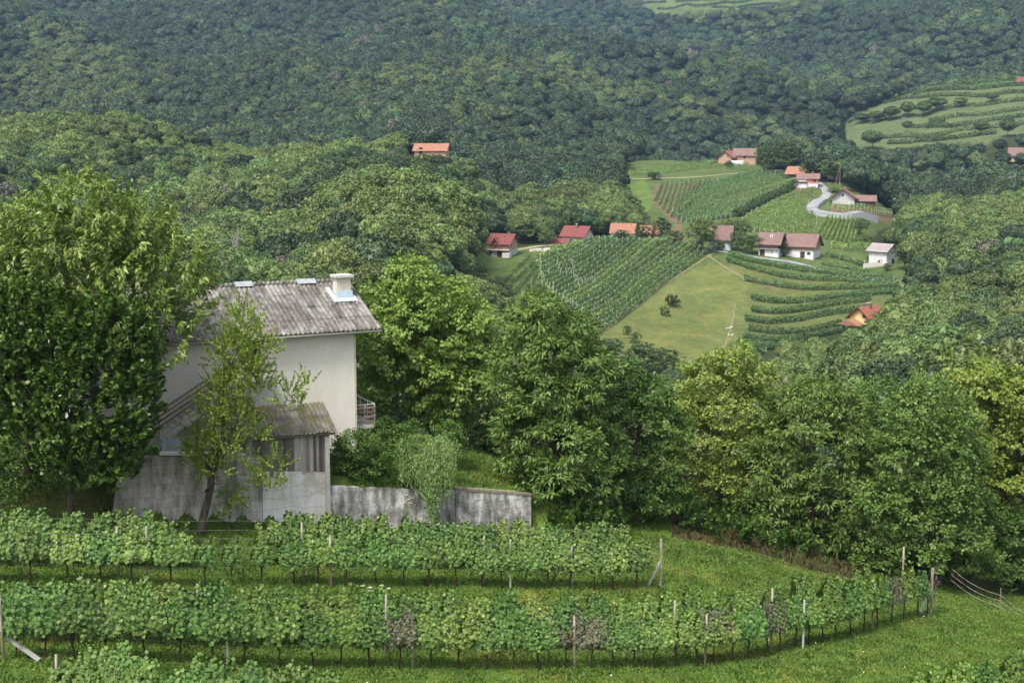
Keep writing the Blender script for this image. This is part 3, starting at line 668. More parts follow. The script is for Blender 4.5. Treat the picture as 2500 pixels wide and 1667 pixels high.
# chimney
cxl, _ = hpt(838, 745, 2.6); yc = 2.75; zc = ZE+rise*(yc+.5)
ch = MB().box((cxl, yc, zc+.0), (.74, .66, 1.9)).obj('chimney', M['white_brick'], hroot)
MB().box((cxl, yc, zc+1.01), (.98, .9, .12)).obj('chimney_cap', M['slab'], ch)
Mr = Matrix.Rotation(math.atan(rise), 3, 'X')
MB().box((cxl-.02, yc-.42, zc-.10), (1.25, .62, .03), M=Mr).box((cxl-.55, yc+.1, zc+.12), (.22, 1.3, .03), M=Mr).box((cxl, yc-.365, zc+.12), (.86, .03, .34)).obj('chimney_flashing', M['flash'], ch)
# stairs on the front wall
(x0, z0), (x1, z1) = hpt(385, 1062, -.9), hpt(575, 925, -.9)
st = MB(); n = 13
for i in range(n):
    st.box((x0+(x1-x0)*(i+.5)/n, -.62, z0+(z1-z0)*(i+.5)/n-.05), ((x1-x0)/n+.02, .98, .17))
so_ = st.obj('staircase', M['slab'], hroot)
MB().prism([(x0, z0-.45), (x0, z0-.15), (x1, z1-.15), (x1, z1-.45)], -1.16, -1.12, 1).obj('stringer', M['slab'], so_)
MB().box((x1+.95, -.62, z1-.08), (1.9, 1.1, .16)).obj('landing', M['slab'], so_)
rl = MB()
for k, dz in enumerate((.25, .48, .71, .94)): rl.beam((x0-.3, -1.19, z0+dz), (x1, -1.19, z1+dz), .03, .11)
for dz in (.3, .6, .9): rl.beam((x1, -1.19, z1+dz), (x1+1.9, -1.19, z1+dz), .03, .11)
rl.obj('railing', M['plank'], so_)
for t in (0, .5, 1): MB().beam((x0+(x1-x0)*t, -1.24, z0+(z1-z0)*t-.2), (x0+(x1-x0)*t, -1.24, z0+(z1-z0)*t+1.05), .06, .06).obj('railing_post', M['post'], so_)
MB().box((x1+1.0, -.02, z1+1.0), (.9, .05, 2.0)).obj('door', M['dark_wood'], hroot)
w0 = MB().box(((hpt(420, 1100, 0)[0]), -.02, .9), (1.0, .06, .8)).obj('window', M['frame_w'], hroot)
MB().box(((hpt(420, 1100, 0)[0]), -.055, .9), (.8, .02, .6)).obj('pane', M['glass'], w0)
# gable balcony
zb = hpt(905, 1038, .5)[1]
bl = MB().box((.62, 1.9, zb), (1.15, 3.3, .16)).obj('balcony', M['slab'], hroot)
MB().tube([(.95, .75, -.6), (.95, .75, zb-.08)], .11, 10).obj('column', M['frame_w'], bl, smoothf=True)
MB().tube([(.95, 3.2, -.6), (.95, 3.2, zb-.08)], .11, 10).obj('column', M['frame_w'], bl, smoothf=True)
rl = MB()
for dz in (.18, .42, .66, .88):
    rl.beam((.06, .27, zb+.08+dz), (1.16, .27, zb+.08+dz), .03, .1).beam((1.18, .27, zb+.08+dz), (1.18, 3.5, zb+.08+dz), .03, .1)
rl.obj('railing', M['plank'], bl)
mb = MB()
for p in ((.06, .31), (.62, .31), (1.14, .31), (1.14, 1.3), (1.14, 2.4), (1.14, 3.5)): mb.tube([(p[0], p[1], zb+.08), (p[0], p[1], zb+1.12)], .022, 6)
mb.tube([(.04, .31, zb+1.12), (1.14, .31, zb+1.12), (1.14, 3.5, zb+1.12)], .025, 6)
mb.obj('rail_frame', M['white_metal'], bl)
zs = hpt(866, 880, .5)[1]
MB().box((.10, 1.0, zs), (.34, 1.3, .10)).obj('sill', M['slab'], hroot)
mb = MB()
for k in range(5): mb.box((.1, 1.0, zs+.2+k*.24), (.20, 1.2, .12))
mb.obj('shutter', M['red_wood'], hroot)

# ------------------------------------------------------------------ retaining wall and shed
def conc(name, c1, c2, c3, stain=.5):
    m, n, p, out = new_mat(name); v = objco(n)
    f = noise(n, .9, 6, .75, objco(n, (1, 1, .8))); g = noise(n, 2.2, 4, .6, objco(n, (1.1, 1, .3))); e = noise(n, 16, 4, .7, v)
    w = N(n, 'ShaderNodeTexWave', wave_type='BANDS', bands_direction='Z'); w.inputs['Scale'].default_value = .62; w.inputs['Distortion'].default_value = 3.5; w.inputs['Detail'].default_value = 3; w.inputs['Detail Scale'].default_value = 2
    n.links.new(v, w.inputs[0])
    k = mth(n, 'ADD', mth(n, 'ADD', mth(n, 'MULTIPLY', f, .45), mth(n, 'MULTIPLY', g, .4)), mth(n, 'MULTIPLY', e, .15))
    c = ramp(n, k, [(0.41, c1), (0.5, c2), (0.585, c3)])
    c = mixc(n, ramp(n, e, [(0.28, (.7, .7, .7)), (0.4, (0, 0, 0))]), c, tuple(x*.35 for x in c2))
    c = mixc(n, ramp(n, w.outputs['Fac'], [(0.0, (.35, .35, .35)), (0.04, (0, 0, 0))]), c, tuple(x*.4 for x in c2))
    n.links.new(c, p.inputs['Base Color']); p.inputs['Roughness'].default_value = .95; p.inputs['Specular IOR Level'].default_value = .15
    bump(n, p, e, .8, .04); return m
M['conc_l'] = conc('stained_concrete', (0.19, 0.165, 0.13), (0.42, 0.39, 0.345), (0.62, 0.60, 0.56))
M['conc_d'] = conc('dark_stained_concrete', (0.09, 0.085, 0.08), (0.28, 0.27, 0.255), (0.66, 0.64, 0.61))
M['conc_w'] = conc('pale_lime_concrete', (0.52, 0.47, 0.38), (0.72, 0.70, 0.66), (0.80, 0.79, 0.77))
WRZ = math.atan2(WD[1], WD[0])
def wpt(px, py, s=0.0):
    a, b = ray(px, py); ox, oy = WA+WN*s
    t = (a*oy-ox)/(WD[0]-a*WD[1]); y = oy+WD[1]*t
    return t, b*y
wz = float(H(WA[0], WA[1]))
wroot = empty('retaining_wall', (WA[0], WA[1], wz), WRZ, None, 'long stained concrete retaining wall under the white house', 'wall')
def panel(pts, mat, th=.34, y0=0.0, name='wall_panel'):
    P = [wpt(*p) for p in pts]; return MB().prism([(t, z-wz) for t, z in P], y0, y0+th, 1).obj(name, mat, wroot)
panel([(272,1330),(276,1250),(284,1182),(318,1140),(330,1116),(640,1113),(640,1330)], M['conc_l'])
panel([(641.5,1330),(641.5,1150),(799,1152),(799,1330)], M['conc_w'])
panel([(800.5,1330),(800.5,1187),(1111,1199),(1111,1330)], M['conc_d'])
panel([(1112.5,1345),(1112.5,1196),(1297,1210),(1297,1345)], M['conc_d'], y0=.02)
MB().prism([(t, z-wz) for t, z in (wpt(1112, 1196), wpt(1112, 1190), wpt(1297, 1204), wpt(1297, 1210))], -.01, .36, 1).obj('coping', plain('mossy_coping', (0.12, 0.10, 0.06), (0.3, 0.27, 0.22), 5, .95), wroot)
MB().prism([(t, z-wz) for t, z in (wpt(390, 1112), wpt(390, 1106), wpt(600, 1106), wpt(600, 1112))], .01, .4, 1).obj('coping', M['frame_w'], wroot)
t8, z8 = wpt(797, 1062)
sroot = empty('lean_to_shed', (*(WA+WD*t8), wz), WRZ, None, 'grey board lean-to shed with mossy corrugated roof on the retaining wall', 'shed')
def sp(px, py, s=0.0): t, z = wpt(px, py, s); return t-t8, z-wz
xr, ze = sp(822, 1054, -.25); xl, _ = sp(545, 1076, -.25); _, zt = sp(781, 981, 2.7)
corr_sheet(xl, xr, -.25, ze+.04, 2.7, zt, 2, pitch=.2, amp=.035, jag=1.0).obj('roof', M['corr_moss'], sroot)
MB().box(((xl+xr)/2, -.12, ze-.09), (xr-xl-.1, .1, .1)).obj('eave_beam', M['plank'], sroot)
bd = MB(); r_ = random.Random(3); x = xl+.3; xb = sp(803, 1060)[0]
zlow = sp(750, 1156)[1]; zlow2 = sp(600, 1205)[1]
while x < xb-.08:
    w = r_.uniform(.12, .19); lo = (zlow if x > sp(640, 1150)[0] else zlow2)+r_.uniform(-.05, .06)
    bd.box((x+w/2, .03-(r_.random() < .4)*.025, (lo+ze-.1)/2), (w*.96, .024, ze-.1-lo)); x += w
bd.obj('board_wall', M['board'], sroot)
bd = MB(); y = .08
while y < 2.9:
    zz = ze-.1+(zt-ze)*(y+.25)/2.95; bd.box((xb-.02, y+.07, (zlow+zz)/2), (.024, .135, zz-zlow)); y += .145
bd.obj('side_boards', M['board'], sroot)
xp, zp = sp(797, 1062); MB().box((xp, -.07, (zp-.1)/2-.4), (.20, .16, zp+.8)).obj('corner_post', M['slab'], sroot)
MB().box((xl+.35, .05, (ze-.2)/2), (.12, .12, ze-.2)).obj('corner_post', M['post'], sroot)
# washing / white sheet seen under the stairs
a = at(418, 1106, 63.6)
sheet = MB(); vs = []
for i in range(9):
    for j in range(4): vs.append((i*.11-.44, .05*math.sin(i*1.9+j), .7-j*.22))
sheet.add(vs, [(i*4+j, i*4+j+1, (i+1)*4+j+1, (i+1)*4+j) for i in range(8) for j in range(3)])
o = sheet.obj('plastic_sheet', plain('white_plastic', (0.6, 0.66, 0.72), (0.35, 0.45, 0.6), 5, .4)); o.location = a
tag(o, 'crumpled white plastic sheet lying above the left end of the retaining wall', 'sheet')
md = o.modifiers.new('thick', 'SOLIDIFY'); md.thickness = .01

# ------------------------------------------------------------------ foreground vineyard
def vine_meshes(seed, n_shoot, mat, hgt=2.15, wid=.62, leaf=.16, per=66):
    r = np.random.RandomState(seed); P, A, Nn, S = [], [], [], []
    for k in range(n_shoot):
        x0 = (k+.5)/n_shoot*2*wid-wid+r.normal()*.05; top = hgt*(.68+.44*r.rand()**.8); bot = .98+.2*r.rand()
        lean = r.normal()*.16; y0 = r.normal()*.10
        for i in range(per):
            t = (i+r.rand())/per; side = 1 if r.rand() < .5 else -1
            w = (.17+.16*math.sin(PI*min(1, t*1.1+.1)))*(.5+.7*r.rand())
            P.append((x0+lean*t+r.normal()*.09, y0*(1-t)+side*w*(1-.55*t), bot+(top-bot)*t+r.normal()*.03))
            A.append((r.normal()*.45, side*.35, -.75+.5*r.normal()*.6)); Nn.append((r.normal()*.35, side*1.0, .55+.3*r.normal()))
            S.append(leaf*(.55+.6*r.rand())*(1-.25*t))
    V, Fq = leaves(np.array(P), np.array(A, float), np.array(Nn, float), np.array(S), 'vine')
    fm = mesh_np('foliage', V, Fq, mat)
    rr = random.Random(seed); mb = MB(); x = 0; y = 0; pts = [(0, 0, -.1)]
    for z in (.15, .32, .5, .66, .82): x += rr.uniform(-.035, .035); y += rr.uniform(-.02, .02); pts.append((x, y, z))
    mb.tube(pts, [.045, .038, .034, .032, .034, .036], 7)
    for s in (-1, 1): mb.tube([(x, y, .8), (x+s*.18, y, .90), (x+s*.45, y, .92)], [.026, .018, .011], 6)
    mb.tube([(x, y, .8), (x+.03, y, 1.3)], [.018, .01], 5)
    return fm, mb.mesh('trunk', M['vine_bark'], True)
VP = {}
for i in range(4): VP['g', i] = vine_meshes(10+i, 13, M['vine'])
for i in range(3): VP['l', i] = vine_meshes(20+i, 12, M['vine_light'])
for i in range(2): VP['s', i] = vine_meshes(30+i, 12, M['vine_sick'], leaf=.12)
VP['d', 0] = vine_meshes(40, 9, M['vine_dry'], leaf=.09, per=36)
VP['t', 0] = vine_meshes(41, 5, M['vine'], wid=.28); VP['t', 1] = vine_meshes(42, 6, M['vine_light'], wid=.35)
def ordinal(n): return '%d%s' % (n, 'th' if 10 <= n % 100 <= 20 else {1: 'st', 2: 'nd', 3: 'rd'}.get(n % 10, 'th'))
VDESC = {'g': 'blue-green leafy', 'l': 'light green leafy', 's': 'greyish withering', 'd': 'brown dried-up', 't': 'narrow thin'}
rv = random.Random(11)
def put_vine(x, y, rz, kd, line, idx, sc_=1.0):
    ks = [k for k in VP if k[0] == kd]; k = rv.choice(ks); fm, tm = VP[k]
    z = float(H(x, y))
    root = empty('grapevine', (x, y, z-.02), rz+(PI if rv.random() < .5 else 0), (rv.uniform(.92, 1.12)*sc_, rv.uniform(.9, 1.15), rv.uniform(.92, 1.08)*sc_),
                 '%s grapevine, %s from left in %s' % (VDESC[kd], ordinal(idx), line), 'grapevine', 'grapevines in '+line)
    link('foliage', fm, None, root); link('trunk', tm, None, root)
def line_pts(pxs, pyf, back=0.0):
    P = [hit(p, pyf(p)) for p in pxs]
    out = []
    for i, p in enumerate(P):
        a, b = P[max(i-2, 0)], P[min(i+2, len(P)-1)]; d = Vector((b.x-a.x, b.y-a.y)).normalized(); nrm_ = Vector((-d.y, d.x))
        out.append((p.x+nrm_.x*back, p.y+nrm_.y*back, math.atan2(d.y, d.x)))
    return out
def interp(pts): xs, ys = zip(*pts); return lambda p: float(np.interp(p, xs, ys))
R1 = [73,165,245,323,417,503,568,641,719,777,844,919,986,1045,1114,1178,1225,1284,1340,1395,1450,1497,1552]
r1y = interp([(-200,1420),(0,1422),(245,1424),(417,1432),(640,1428),(850,1430),(1114,1434),(1284,1437),(1450,1440),(1500,1441),(1620,1432)])
R1 = [-160,-85,-8]+R1
kinds1 = list('gggglglltltglgggggglgglglglggg')
for i, (x, y, a) in enumerate(line_pts(R1, r1y)):
    kd = {-1: 'g'}.get(i, kinds1[i % len(kinds1)])
    if R1[i] in (568,): kd = 't'
    if R1[i] == 1225: kd = 'g'
    if R1[i] == 1395: kd = 'l'
    put_vine(x, y, a, kd, 'the front line of the upper row', i+1)
bk = [-120,-50,20,100,180,255,330,398,470,545,625,690,745,810,880,950,1020,1085,1150,1215,1275,1330,1385,1440,1490,1540]
bk = [b for b in bk if b not in (545, 625)]
for i, (x, y, a) in enumerate(line_pts(bk, r1y, 1.9)):
    put_vine(x, y, a, 't' if bk[i] in (470, 690) else rv.choice('gggl'), 'the back line of the upper row', i+1)
R2 = [40,110,180,260,310,355,440,523,597,685,765,833,903,975,1050,1122,1187,1252,1315,1380,1440,1498,1546,1598,1648,1702,1745,1788,1828,1875,1903,1942,1975,2008,2040,2077,2108,2141,2176,2205,2240]
r2y = interp([(-100,1606),(0,1607),(260,1610),(523,1622),(833,1627),(1050,1633),(1315,1635),(1600,1632),(1700,1625),(1828,1610),(1942,1580),(2040,1563),(2141,1535),(2205,1512),(2280,1496)])
sick = {1380: 'd', 975: 's', 1440: 's', 1745: 's', 2176: 's', 1875: 's'}
for i, (x, y, a) in enumerate(line_pts(R2, r2y)):
    put_vine(x, y, a, sick.get(R2[i], 'l' if R2[i] in (833, 1122, 1648, 1788, 1050, 2205, 2108, 685) else 'g'), 'the front line of the middle row', i+1)
b2 = list(range(50, 2240, 76))
for i, (x, y, a) in enumerate(line_pts(b2, r2y, 1.7)):
    put_vine(x, y, a, rv.choice('gglgl'), 'the back line of the middle row', i+1, 1.0)
x, y, a = line_pts([2180, 2250], r2y)[1]; put_vine(x+.4, y+.5, a, 'd', 'the right end of the middle row', 1, 1.05)
r3y = interp([(0,1765),(140,1770),(275,1800),(550,1838),(900,1860)])
R3 = list(range(165, 860, 92))
for i, (x, y, a) in enumerate(line_pts(R3, r3y)): put_vine(x, y, a, 't' if i == 0 else 'g', 'the front line of the lowest row', i+1)
for i, (x, y, a) in enumerate(line_pts([215, 300, 480, 610, 720, 820], r3y, 1.8)): put_vine(x, y, a, 't' if i == 0 else 'g', 'the back line of the lowest row', i+1)
r4y = interp([(2050,1870),(2180,1822),(2350,1765),(2520,1722),(2700,1690)])
for i, (x, y, a) in enumerate(line_pts(list(range(2110, 2700, 72)), r4y)): put_vine(x, y, a, rv.choice('ggl'), 'the bottom right corner row', i+1)
# posts
def post_mesh(seed, w, h, lean): 
    r = random.Random(seed); mb = MB()
    mb.tube([(0, 0, -.2), (lean*.3, 0, h*.35), (lean*.7, 0, h*.7), (lean, 0, h)], [w*.60, w*.56, w*.54, w*.5], 8); return mb
PM = [post_mesh(i, .085, 2.15, [.0, .04, -.05, .02][i]).mesh('vineyard_post', M['post'], True) for i in range(4)]+[MB().box((0, 0, 1.0), (.075, .075, 2.3)).mesh('vineyard_post', M['post_conc'])]
def put_post(px, py, k, where, h=1.0, back=0.0, rz=0, tilt=0.0, group=None):
    p = hit(px, py)
    if back: p.y += back; p.z = float(H(p.x, p.y))
    o = link('vineyard_post', PM[k]); o.location = p; o.scale = (1, 1, h); o.rotation_euler = (0, tilt, rz)
    tag(o, where, 'post', group or 'posts of the foreground vineyard'); return o
PL = [(360,1425,1,'tall pinkish grey post among the leaves of the upper row at far left',1.08,0),(290,1410,0,'grey post standing left in the back line of the upper row',.95,0),(808,1432,0,'brownish post in the front of the upper row below the shed',1.03,0),
      (742,1412,2,'dark topped post rising above the gap in the upper row',1.12,0),(1246,1436,4,'pale square post in the upper row below the right part of the wall',1.02,0),(1180,1425,1,'slim post inside the upper row below the hanging willow bush',1.0,0),
      (1395,1437,4,'light post in the upper row third from its right end',.9,0),
      (10,1613,2,'leaning brown end post at the left edge of the middle row',1.06,0),(485,1575,3,'grey post with a worn top behind the middle row at left',1.05,0),(556,1626,4,'pale short post stub under the middle row at left',.62,0),
      (942,1600,1,'grey post with a pale top behind the middle row near the centre',1.12,0),(1008,1632,3,'tall bare grey post in front of the middle row',1.0,0),(1404,1638,2,'dark topped post beside the brown dried vine',1.04,0),
      (1340,1608,0,'pale foot of a post behind the middle row right of centre',.8,0),(1648,1604,2,'dark grey post top above the light vines of the middle row',1.12,0),(1721,1626,1,'grey post beside a withered vine where the middle row bends',1.02,0),
      (1882,1588,0,'dark post top above the bend of the middle row',1.25,0),(1960,1584,4,'pale post in front of the bend of the middle row',.98,0),(2129,1540,1,'pale tall post in the rising right part of the middle row',1.0,0),
      (2201,1480,0,'tall grey post top above the right end of the middle row',1.35,0),(142,1768,1,'reddish end post at the left of the lowest row',.98,0),(274,1800,3,'stout brown post with a pale top in the lowest row',.95,0),(530,1836,4,'grey post top among the leaves of the lowest row',.95,0),(198,1770,0,'thin grey stake in the lowest row beside its end post',.9,0)]
for px, py, k, lab, h, b in PL: put_post(px, py, k, lab, h)
def end_assembly(px, py, dx, lab, k=4, h=1.05):
    p = hit(px, py); root = empty('end_post', p, 0, None, lab, 'post')
    MB().box((0, 0, 1.0*h), (.10, .10, 2.2*h)).obj('upright', M['post'], root)
    MB().beam((dx, -.05, -.1), (dx*.08, -.03, 1.15), .09, .09).obj('strut', M['post_conc'], root)
end_assembly(1612, 1431, -.62, 'pale end post with diagonal strut at the right end of the upper row')
end_assembly(2272, 1498, -.55, 'pale end post with diagonal strut at the right end of the middle row')
o = MB().beam((-.6, 0, .85), (.5, 0, .02), .11, .11).obj('diagonal_strut', M['post_conc']); o.location = hit(58, 1612)
tag(o, 'grey wooden strut slanting to the grass behind the left end post', 'strut')
def wires(pxs, pyf, back, lab):
    pts = line_pts(pxs, pyf, back)
    root = empty('trellis_wires', (pts[0][0], pts[0][1], float(H(pts[0][0], pts[0][1]))), 0, None, lab, 'wires')
    b = root.location
    for hz in (.75, 1.15, 1.55, 1.95):
        MB().tube([(x-b.x, y-b.y, float(H(x, y))+hz-b.z) for x, y, a in pts], .0035, 3).obj('wire', M['wire'], root)
wires(list(range(-160, 1620, 60))+[1612], r1y, .0, 'thin steel trellis wires along the front line of the upper row')
wires(list(range(-120, 1560, 60)), r1y, 1.9, 'thin steel trellis wires along the back line of the upper row')
wires(list(range(10, 2280, 60))+[2270], r2y, 0, 'thin steel trellis wires along the front line of the middle row')
wires(list(range(50, 2240, 60)), r2y, 1.7, 'thin steel trellis wires along the back line of the middle row')
# rope fence bottom right
fp = [hit(2441, 1492), hit(2500, 1545), hit(2370, 1452)]
root = empty('rope_fence', hit(2441, 1492), 0, None, 'thin post with three red and white rope strands at the right edge below the trees', 'fence')
b = root.location
MB().tube([(0, 0, -.2), (0, 0, 1.25)], .018, 6).obj('fence_post', M['post'], root)
M['rope'] = island_mat('red_white_rope', [(0, (0.34, 0.33, 0.32)), (.6, (0.30, 0.29, 0.28)), (1, (0.25, 0.10, 0.09))], nmix=.1)
for hz in (.25, .55, .85):
    mb = MB()
    for e in (Vector((2.3, -1.6, -1.1)), Vector((-1.9, 2.1, .75))):
        for i in range(24):
            f0, f1 = i/24, (i+.95)/24; g = lambda f: Vector((e.x*f, e.y*f, e.z*f+hz-.35*math.sin(PI*f)*.6))
            mb.tube([g(f0), g(f1)], .010, 4)
    mb.obj('rope', M['rope'], root)

# ------------------------------------------------------------------ village houses
M['w_cream'] = plain('cream_render', (0.58, 0.50, 0.38), (0.66, 0.58, 0.46), 1, .9)
M['w_white'] = plain('white_render', (0.52, 0.53, 0.54), (0.66, 0.66, 0.65), .8, .9)
M['w_grey'] = plain('grey_plaster', (0.34, 0.34, 0.35), (0.50, 0.50, 0.49), .7, .9)
M['w_pink'] = plain('pink_render', (0.55, 0.20, 0.20), (0.62, 0.25, 0.24), 1, .9)
M['w_yellow'] = plain('yellow_render', (0.62, 0.47, 0.20), (0.68, 0.54, 0.27), 1, .9)
M['w_barn'] = plain('whitewashed_board', (0.36, 0.39, 0.43), (0.60, 0.62, 0.64), 1.2, .9, stretch=(4, 4, .3))
M['brick'] = brick_mat('orange_block', (0.38, 0.19, 0.115), (0.48, 0.27, 0.17), (0.42, 0.35, 0.29), 2.2)
M['r_red'] = tile_mat('red_tile', (0.15, 0.038, 0.034), (0.23, 0.07, 0.062))
M['r_brown'] = tile_mat('brown_tile', (0.13, 0.075, 0.065), (0.26, 0.165, 0.145))
M['r_orange'] = tile_mat('orange_tile', (0.25, 0.11, 0.07), (0.38, 0.19, 0.12))
M['r_rust'] = tile_mat('rust_tile', (0.22, 0.07, 0.045), (0.33, 0.12, 0.075))
M['r_grey'] = tile_mat('grey_tile', (0.22, 0.19, 0.19), (0.36, 0.32, 0.31))
def house(name, label, px, py, rz, L, D, h, rise, mw, mr, over=.6, lower=None, lh=2.3, feats=(), chim=(), ymin=200, dz=0.0, cat='house', roof='x', yo=0.0, Yd=None):
    p = hit(px, py, ymin) if Yd is None else at(px, py, Yd); root = empty(name, (p.x, p.y+yo, p.z+dz), math.radians(rz), None, label, cat)
    low = lh if lower else (-1.5 if Yd is None else -5)
    mb = MB(); zt = h
    mb.box((0, .12, (low+zt)/2), (L, .24, zt-low)).box((0, D-.12, (low+zt)/2), (L, .24, zt-low))
    if roof == 'x':
        for x in (-L/2+.12, L/2-.12): mb.prism([(.242, low), (D-.242, low), (D-.242, zt), (D/2, zt+rise-.2), (.242, zt)], x-.118, x+.118, 0)
    else:
        for x in (-L/2+.12, L/2-.12): mb.box((x, D/2, (low+zt)/2), (.236, D-.486, zt-low))
        for y in (.12, D-.12): mb.prism([(-L/2+.002, zt-.001), (L/2-.002, zt-.001), (0, zt+rise-.2)], y-.119, y+.119, 1)
    mb.obj('wall', M[mw], root)
    if lower:
        MB().box((0, D/2, (low-1.5)/2), (L-.02, D-.02, low+1.5)).obj('ground_floor', M[lower], root)
    sl = rise/((D if roof == 'x' else L)/2); oz = sl*over
    hd = (D if roof == 'x' else L)/2; ctr = D/2 if roof == 'x' else 0
    poly = [(ctr-hd-over, zt-oz), (ctr, zt+rise), (ctr+hd+over, zt-oz), (ctr+hd+over, zt-oz-.16), (ctr, zt+rise-.2), (ctr-hd-over, zt-oz-.16)]
    mb = MB()
    if roof == 'x': mb.prism(poly, -L/2-over, L/2+over, 0)
    else: mb.prism(poly, -over, D+over, 1)
    rf = mb.obj('roof', M[mr], root)
    # dark soffit boards along the gables
    mb = MB(); p2 = [(a, b-.02 if i < 3 else b-.08) for i, (a, b) in enumerate(poly)]
    if roof == 'x':
        mb.prism(p2, L/2+over+.003, L/2+over+.06, 0).prism(p2, -L/2-over-.06, -L/2-over-.003, 0)
    else: mb.prism(p2, -over-.06, -over-.003, 1).prism(p2, D+over+.003, D+over+.06, 1)
    mb.obj('bargeboard', M['dark_wood'], rf)
    for (kind, face, u, z, w, hh, *m_) in feats:
        mm = M[m_[0]] if m_ else (M['frame_w'] if kind == 'window' else M['dark_wood'])
        if face == 'f': c, s, c2, s2 = (u, -.02, z), (w, .06, hh), (u, -.06, z), (w*.76, .03, hh*.8)
        elif face == 'r': c, s, c2, s2 = (L/2+.02, u, z), (.06, w, hh), (L/2+.06, u, z), (.03, w*.76, hh*.8)
        else: c, s, c2, s2 = (-L/2-.02, u, z), (.06, w, hh), (-L/2-.06, u, z), (.03, w*.76, hh*.8)
        if kind == 'window':
            f = MB().box(c, s).obj('window', mm, root); MB().box(c2, s2).obj('pane', M['glass'], f)
        elif kind == 'door':
            f = MB().box(c, s).obj('door', mm, root)
        elif kind == 'skylight':
            yy = D/2-hd*u; zz = zt+rise-(rise)*u; q = Matrix.Rotation(math.atan(sl), 3, 'X')
            f = MB().box((z, yy, zz+.05), (w, hh, .1), M=q).obj('skylight', M['frame_w'], rf); MB().box((z, yy, zz+.08), (w*.7, hh*.7, .1), M=q).obj('pane', M['glass'], f)
    for (x, y, s_, hh) in chim:
        zr = zt+rise-sl*abs((y-ctr) if roof == 'x' else x)
        c = MB().box((x, y, zr+hh/2-.2), (s_, s_, hh)).obj('chimney', M['r_brown'] if mr != 'r_grey' else M['slab'], rf)
        MB().box((x, y, zr+hh-.1), (s_*1.3, s_*1.3, .12)).obj('chimney_cap', M['slab'], c)
    return root
# 1 half-brick cottage with a red roof
h1 = house('brick_cottage', 'small half-brick cottage with bright red roof and front gable left of the diagonal vineyard', 1218, 628, -24, 7.6, 7.0, 5.0, 2.7, 'brick', 'r_red', .9, 'w_grey', 2.4,
      [('window','f',-2.6,1.25,.9,.9),('door','f',.2,1.0,1.7,2.0),('door','f',-3.3,1.1,.7,2.1),('window','r',1.6,3.7,.9,1.9),('door','f',-1.3,3.5,.8,2.0,'red_wood'),('window','f',.9,3.6,.0001,.0001)], [(1.8,4.2,.5,1.0)])
MB().box((0, -.62, 2.42), (8.2, 1.3, .18)).obj('balcony', M['slab'], h1)
g = MB().prism([(-2.9, 3.9), (-1.1, 6.6), (.7, 3.9), (.45, 3.72), (-1.1, 6.25), (-2.65, 3.72)], -1.35, 3.2, 1).obj('front_gable', M['r_red'], h1)
MB().prism([(-2.5, 4.0), (-1.1, 6.2), (.3, 4.0)], -.20, 3.0, 1).obj('gable_wall', M['brick'], h1)
MB().box((3.6, -1.3, .7), (2.6, 2.0, 1.6)).obj('stone_porch', M['slab'], h1)
# 2 cream house
h2 = house('cream_house', 'cream house with red tiled roof and chimney behind the diagonal vineyard', 1398, 596, -26, 8.4, 8.6, 3.3, 3.0, 'w_cream', 'r_red', .9, None, 2.3,
      [('window','f',-1.9,1.7,.7,.8),('door','f',1.0,1.15,.9,2.1,'frame_w'),('window','f',1.9,1.8,.5,1.1),('window','r',4.2,4.2,1.0,1.0),('window','r',3.0,1.5,1.0,1.1),('window','r',6.2,1.5,1.0,1.1)], [(.2,3.2,.6,1.6)])
house('red_roofed_garage', 'low annex with red roof left of the cream house', 1358, 600, -26, 8.5, 5, 1.0, 1.3, 'w_cream', 'r_red', .3, None, 2, [('door','f',1.5,.4,1.6,1.0)], cat='shed', yo=3)
# 3 orange-roofed barn among trees
house('orange_roofed_barn', 'old barn with faded orange roof half hidden by dark bushes right of the cream house', 1522, 588, -12, 8.5, 7, 2.9, 3.0, 'w_cream', 'r_orange', .6, None, 2, [('window','f',-2.6,1.6,.7,.7),('door','f',1.2,1.2,1.4,2.2)], cat='barn', yo=6)
house('orange_roofed_shed', 'faded orange roof end showing between dark trees right of the barn', 1592, 590, -12, 7, 6, 2.6, 2.6, 'w_cream', 'r_orange', .6, None, 2, [('door','f',1.2,1.2,1.4,2.2)], cat='shed', yo=9)
# 4 whitewashed barn
house('whitewashed_barn', 'whitewashed board barn with steep brown roof behind the big round tree', 1757, 610, -18, 7.4, 6.0, 4.2, 4.0, 'w_barn', 'r_brown', .7, None, 2, [('window','f',1.0,2.5,.9,.8),('door','f',-1.2,1.3,1.2,2.4,'w_white')], cat='barn')
# 5 black cottage
h5 = house('black_boarded_cottage', 'cottage with black boarded upper floor and brown roof with skylight beside the brick cottage', 1876, 626, -27, 7.0, 6.4, 5.0, 3.0, 'dark_wood', 'r_brown', 1.0, 'w_white', 2.6,
      [('door','f',-2.2,1.15,1.7,2.3),('window','f',-.5,3.9,.9,.7),('window','f',1.2,1.6,.4,.7,'w_grey'),('door','f',2.2,1.1,.9,1.9,'frame_w'),('skylight','f',.35,.3,.9,1.1)], [(.3,3.4,.55,.7)])
MB().box((0, -.5, 2.68), (7.4, 1.0, .16)).obj('balcony', M['slab'], h5)
MB().box((0, -.97, 3.2), (7.4, .06, .95)).obj('balcony_railing', M['dark_wood'], h5)
MB().tube([(-3.6, 5.5, 6.0), (-3.6, 5.5, 10.5)], .05, 5).obj('aerial', M['wire'], h5)
# 6 orange brick cottage
house('orange_brick_cottage', 'orange brick cottage on a white ground floor with mottled brown roof', 1952, 630, -30, 9.6, 7.4, 4.7, 3.3, 'brick', 'r_brown', 1.0, 'w_white', 2.5,
      [('door','f',1.0,1.1,1.6,2.2),('window','f',3.2,1.6,1.1,.9,'dark_wood')], [])
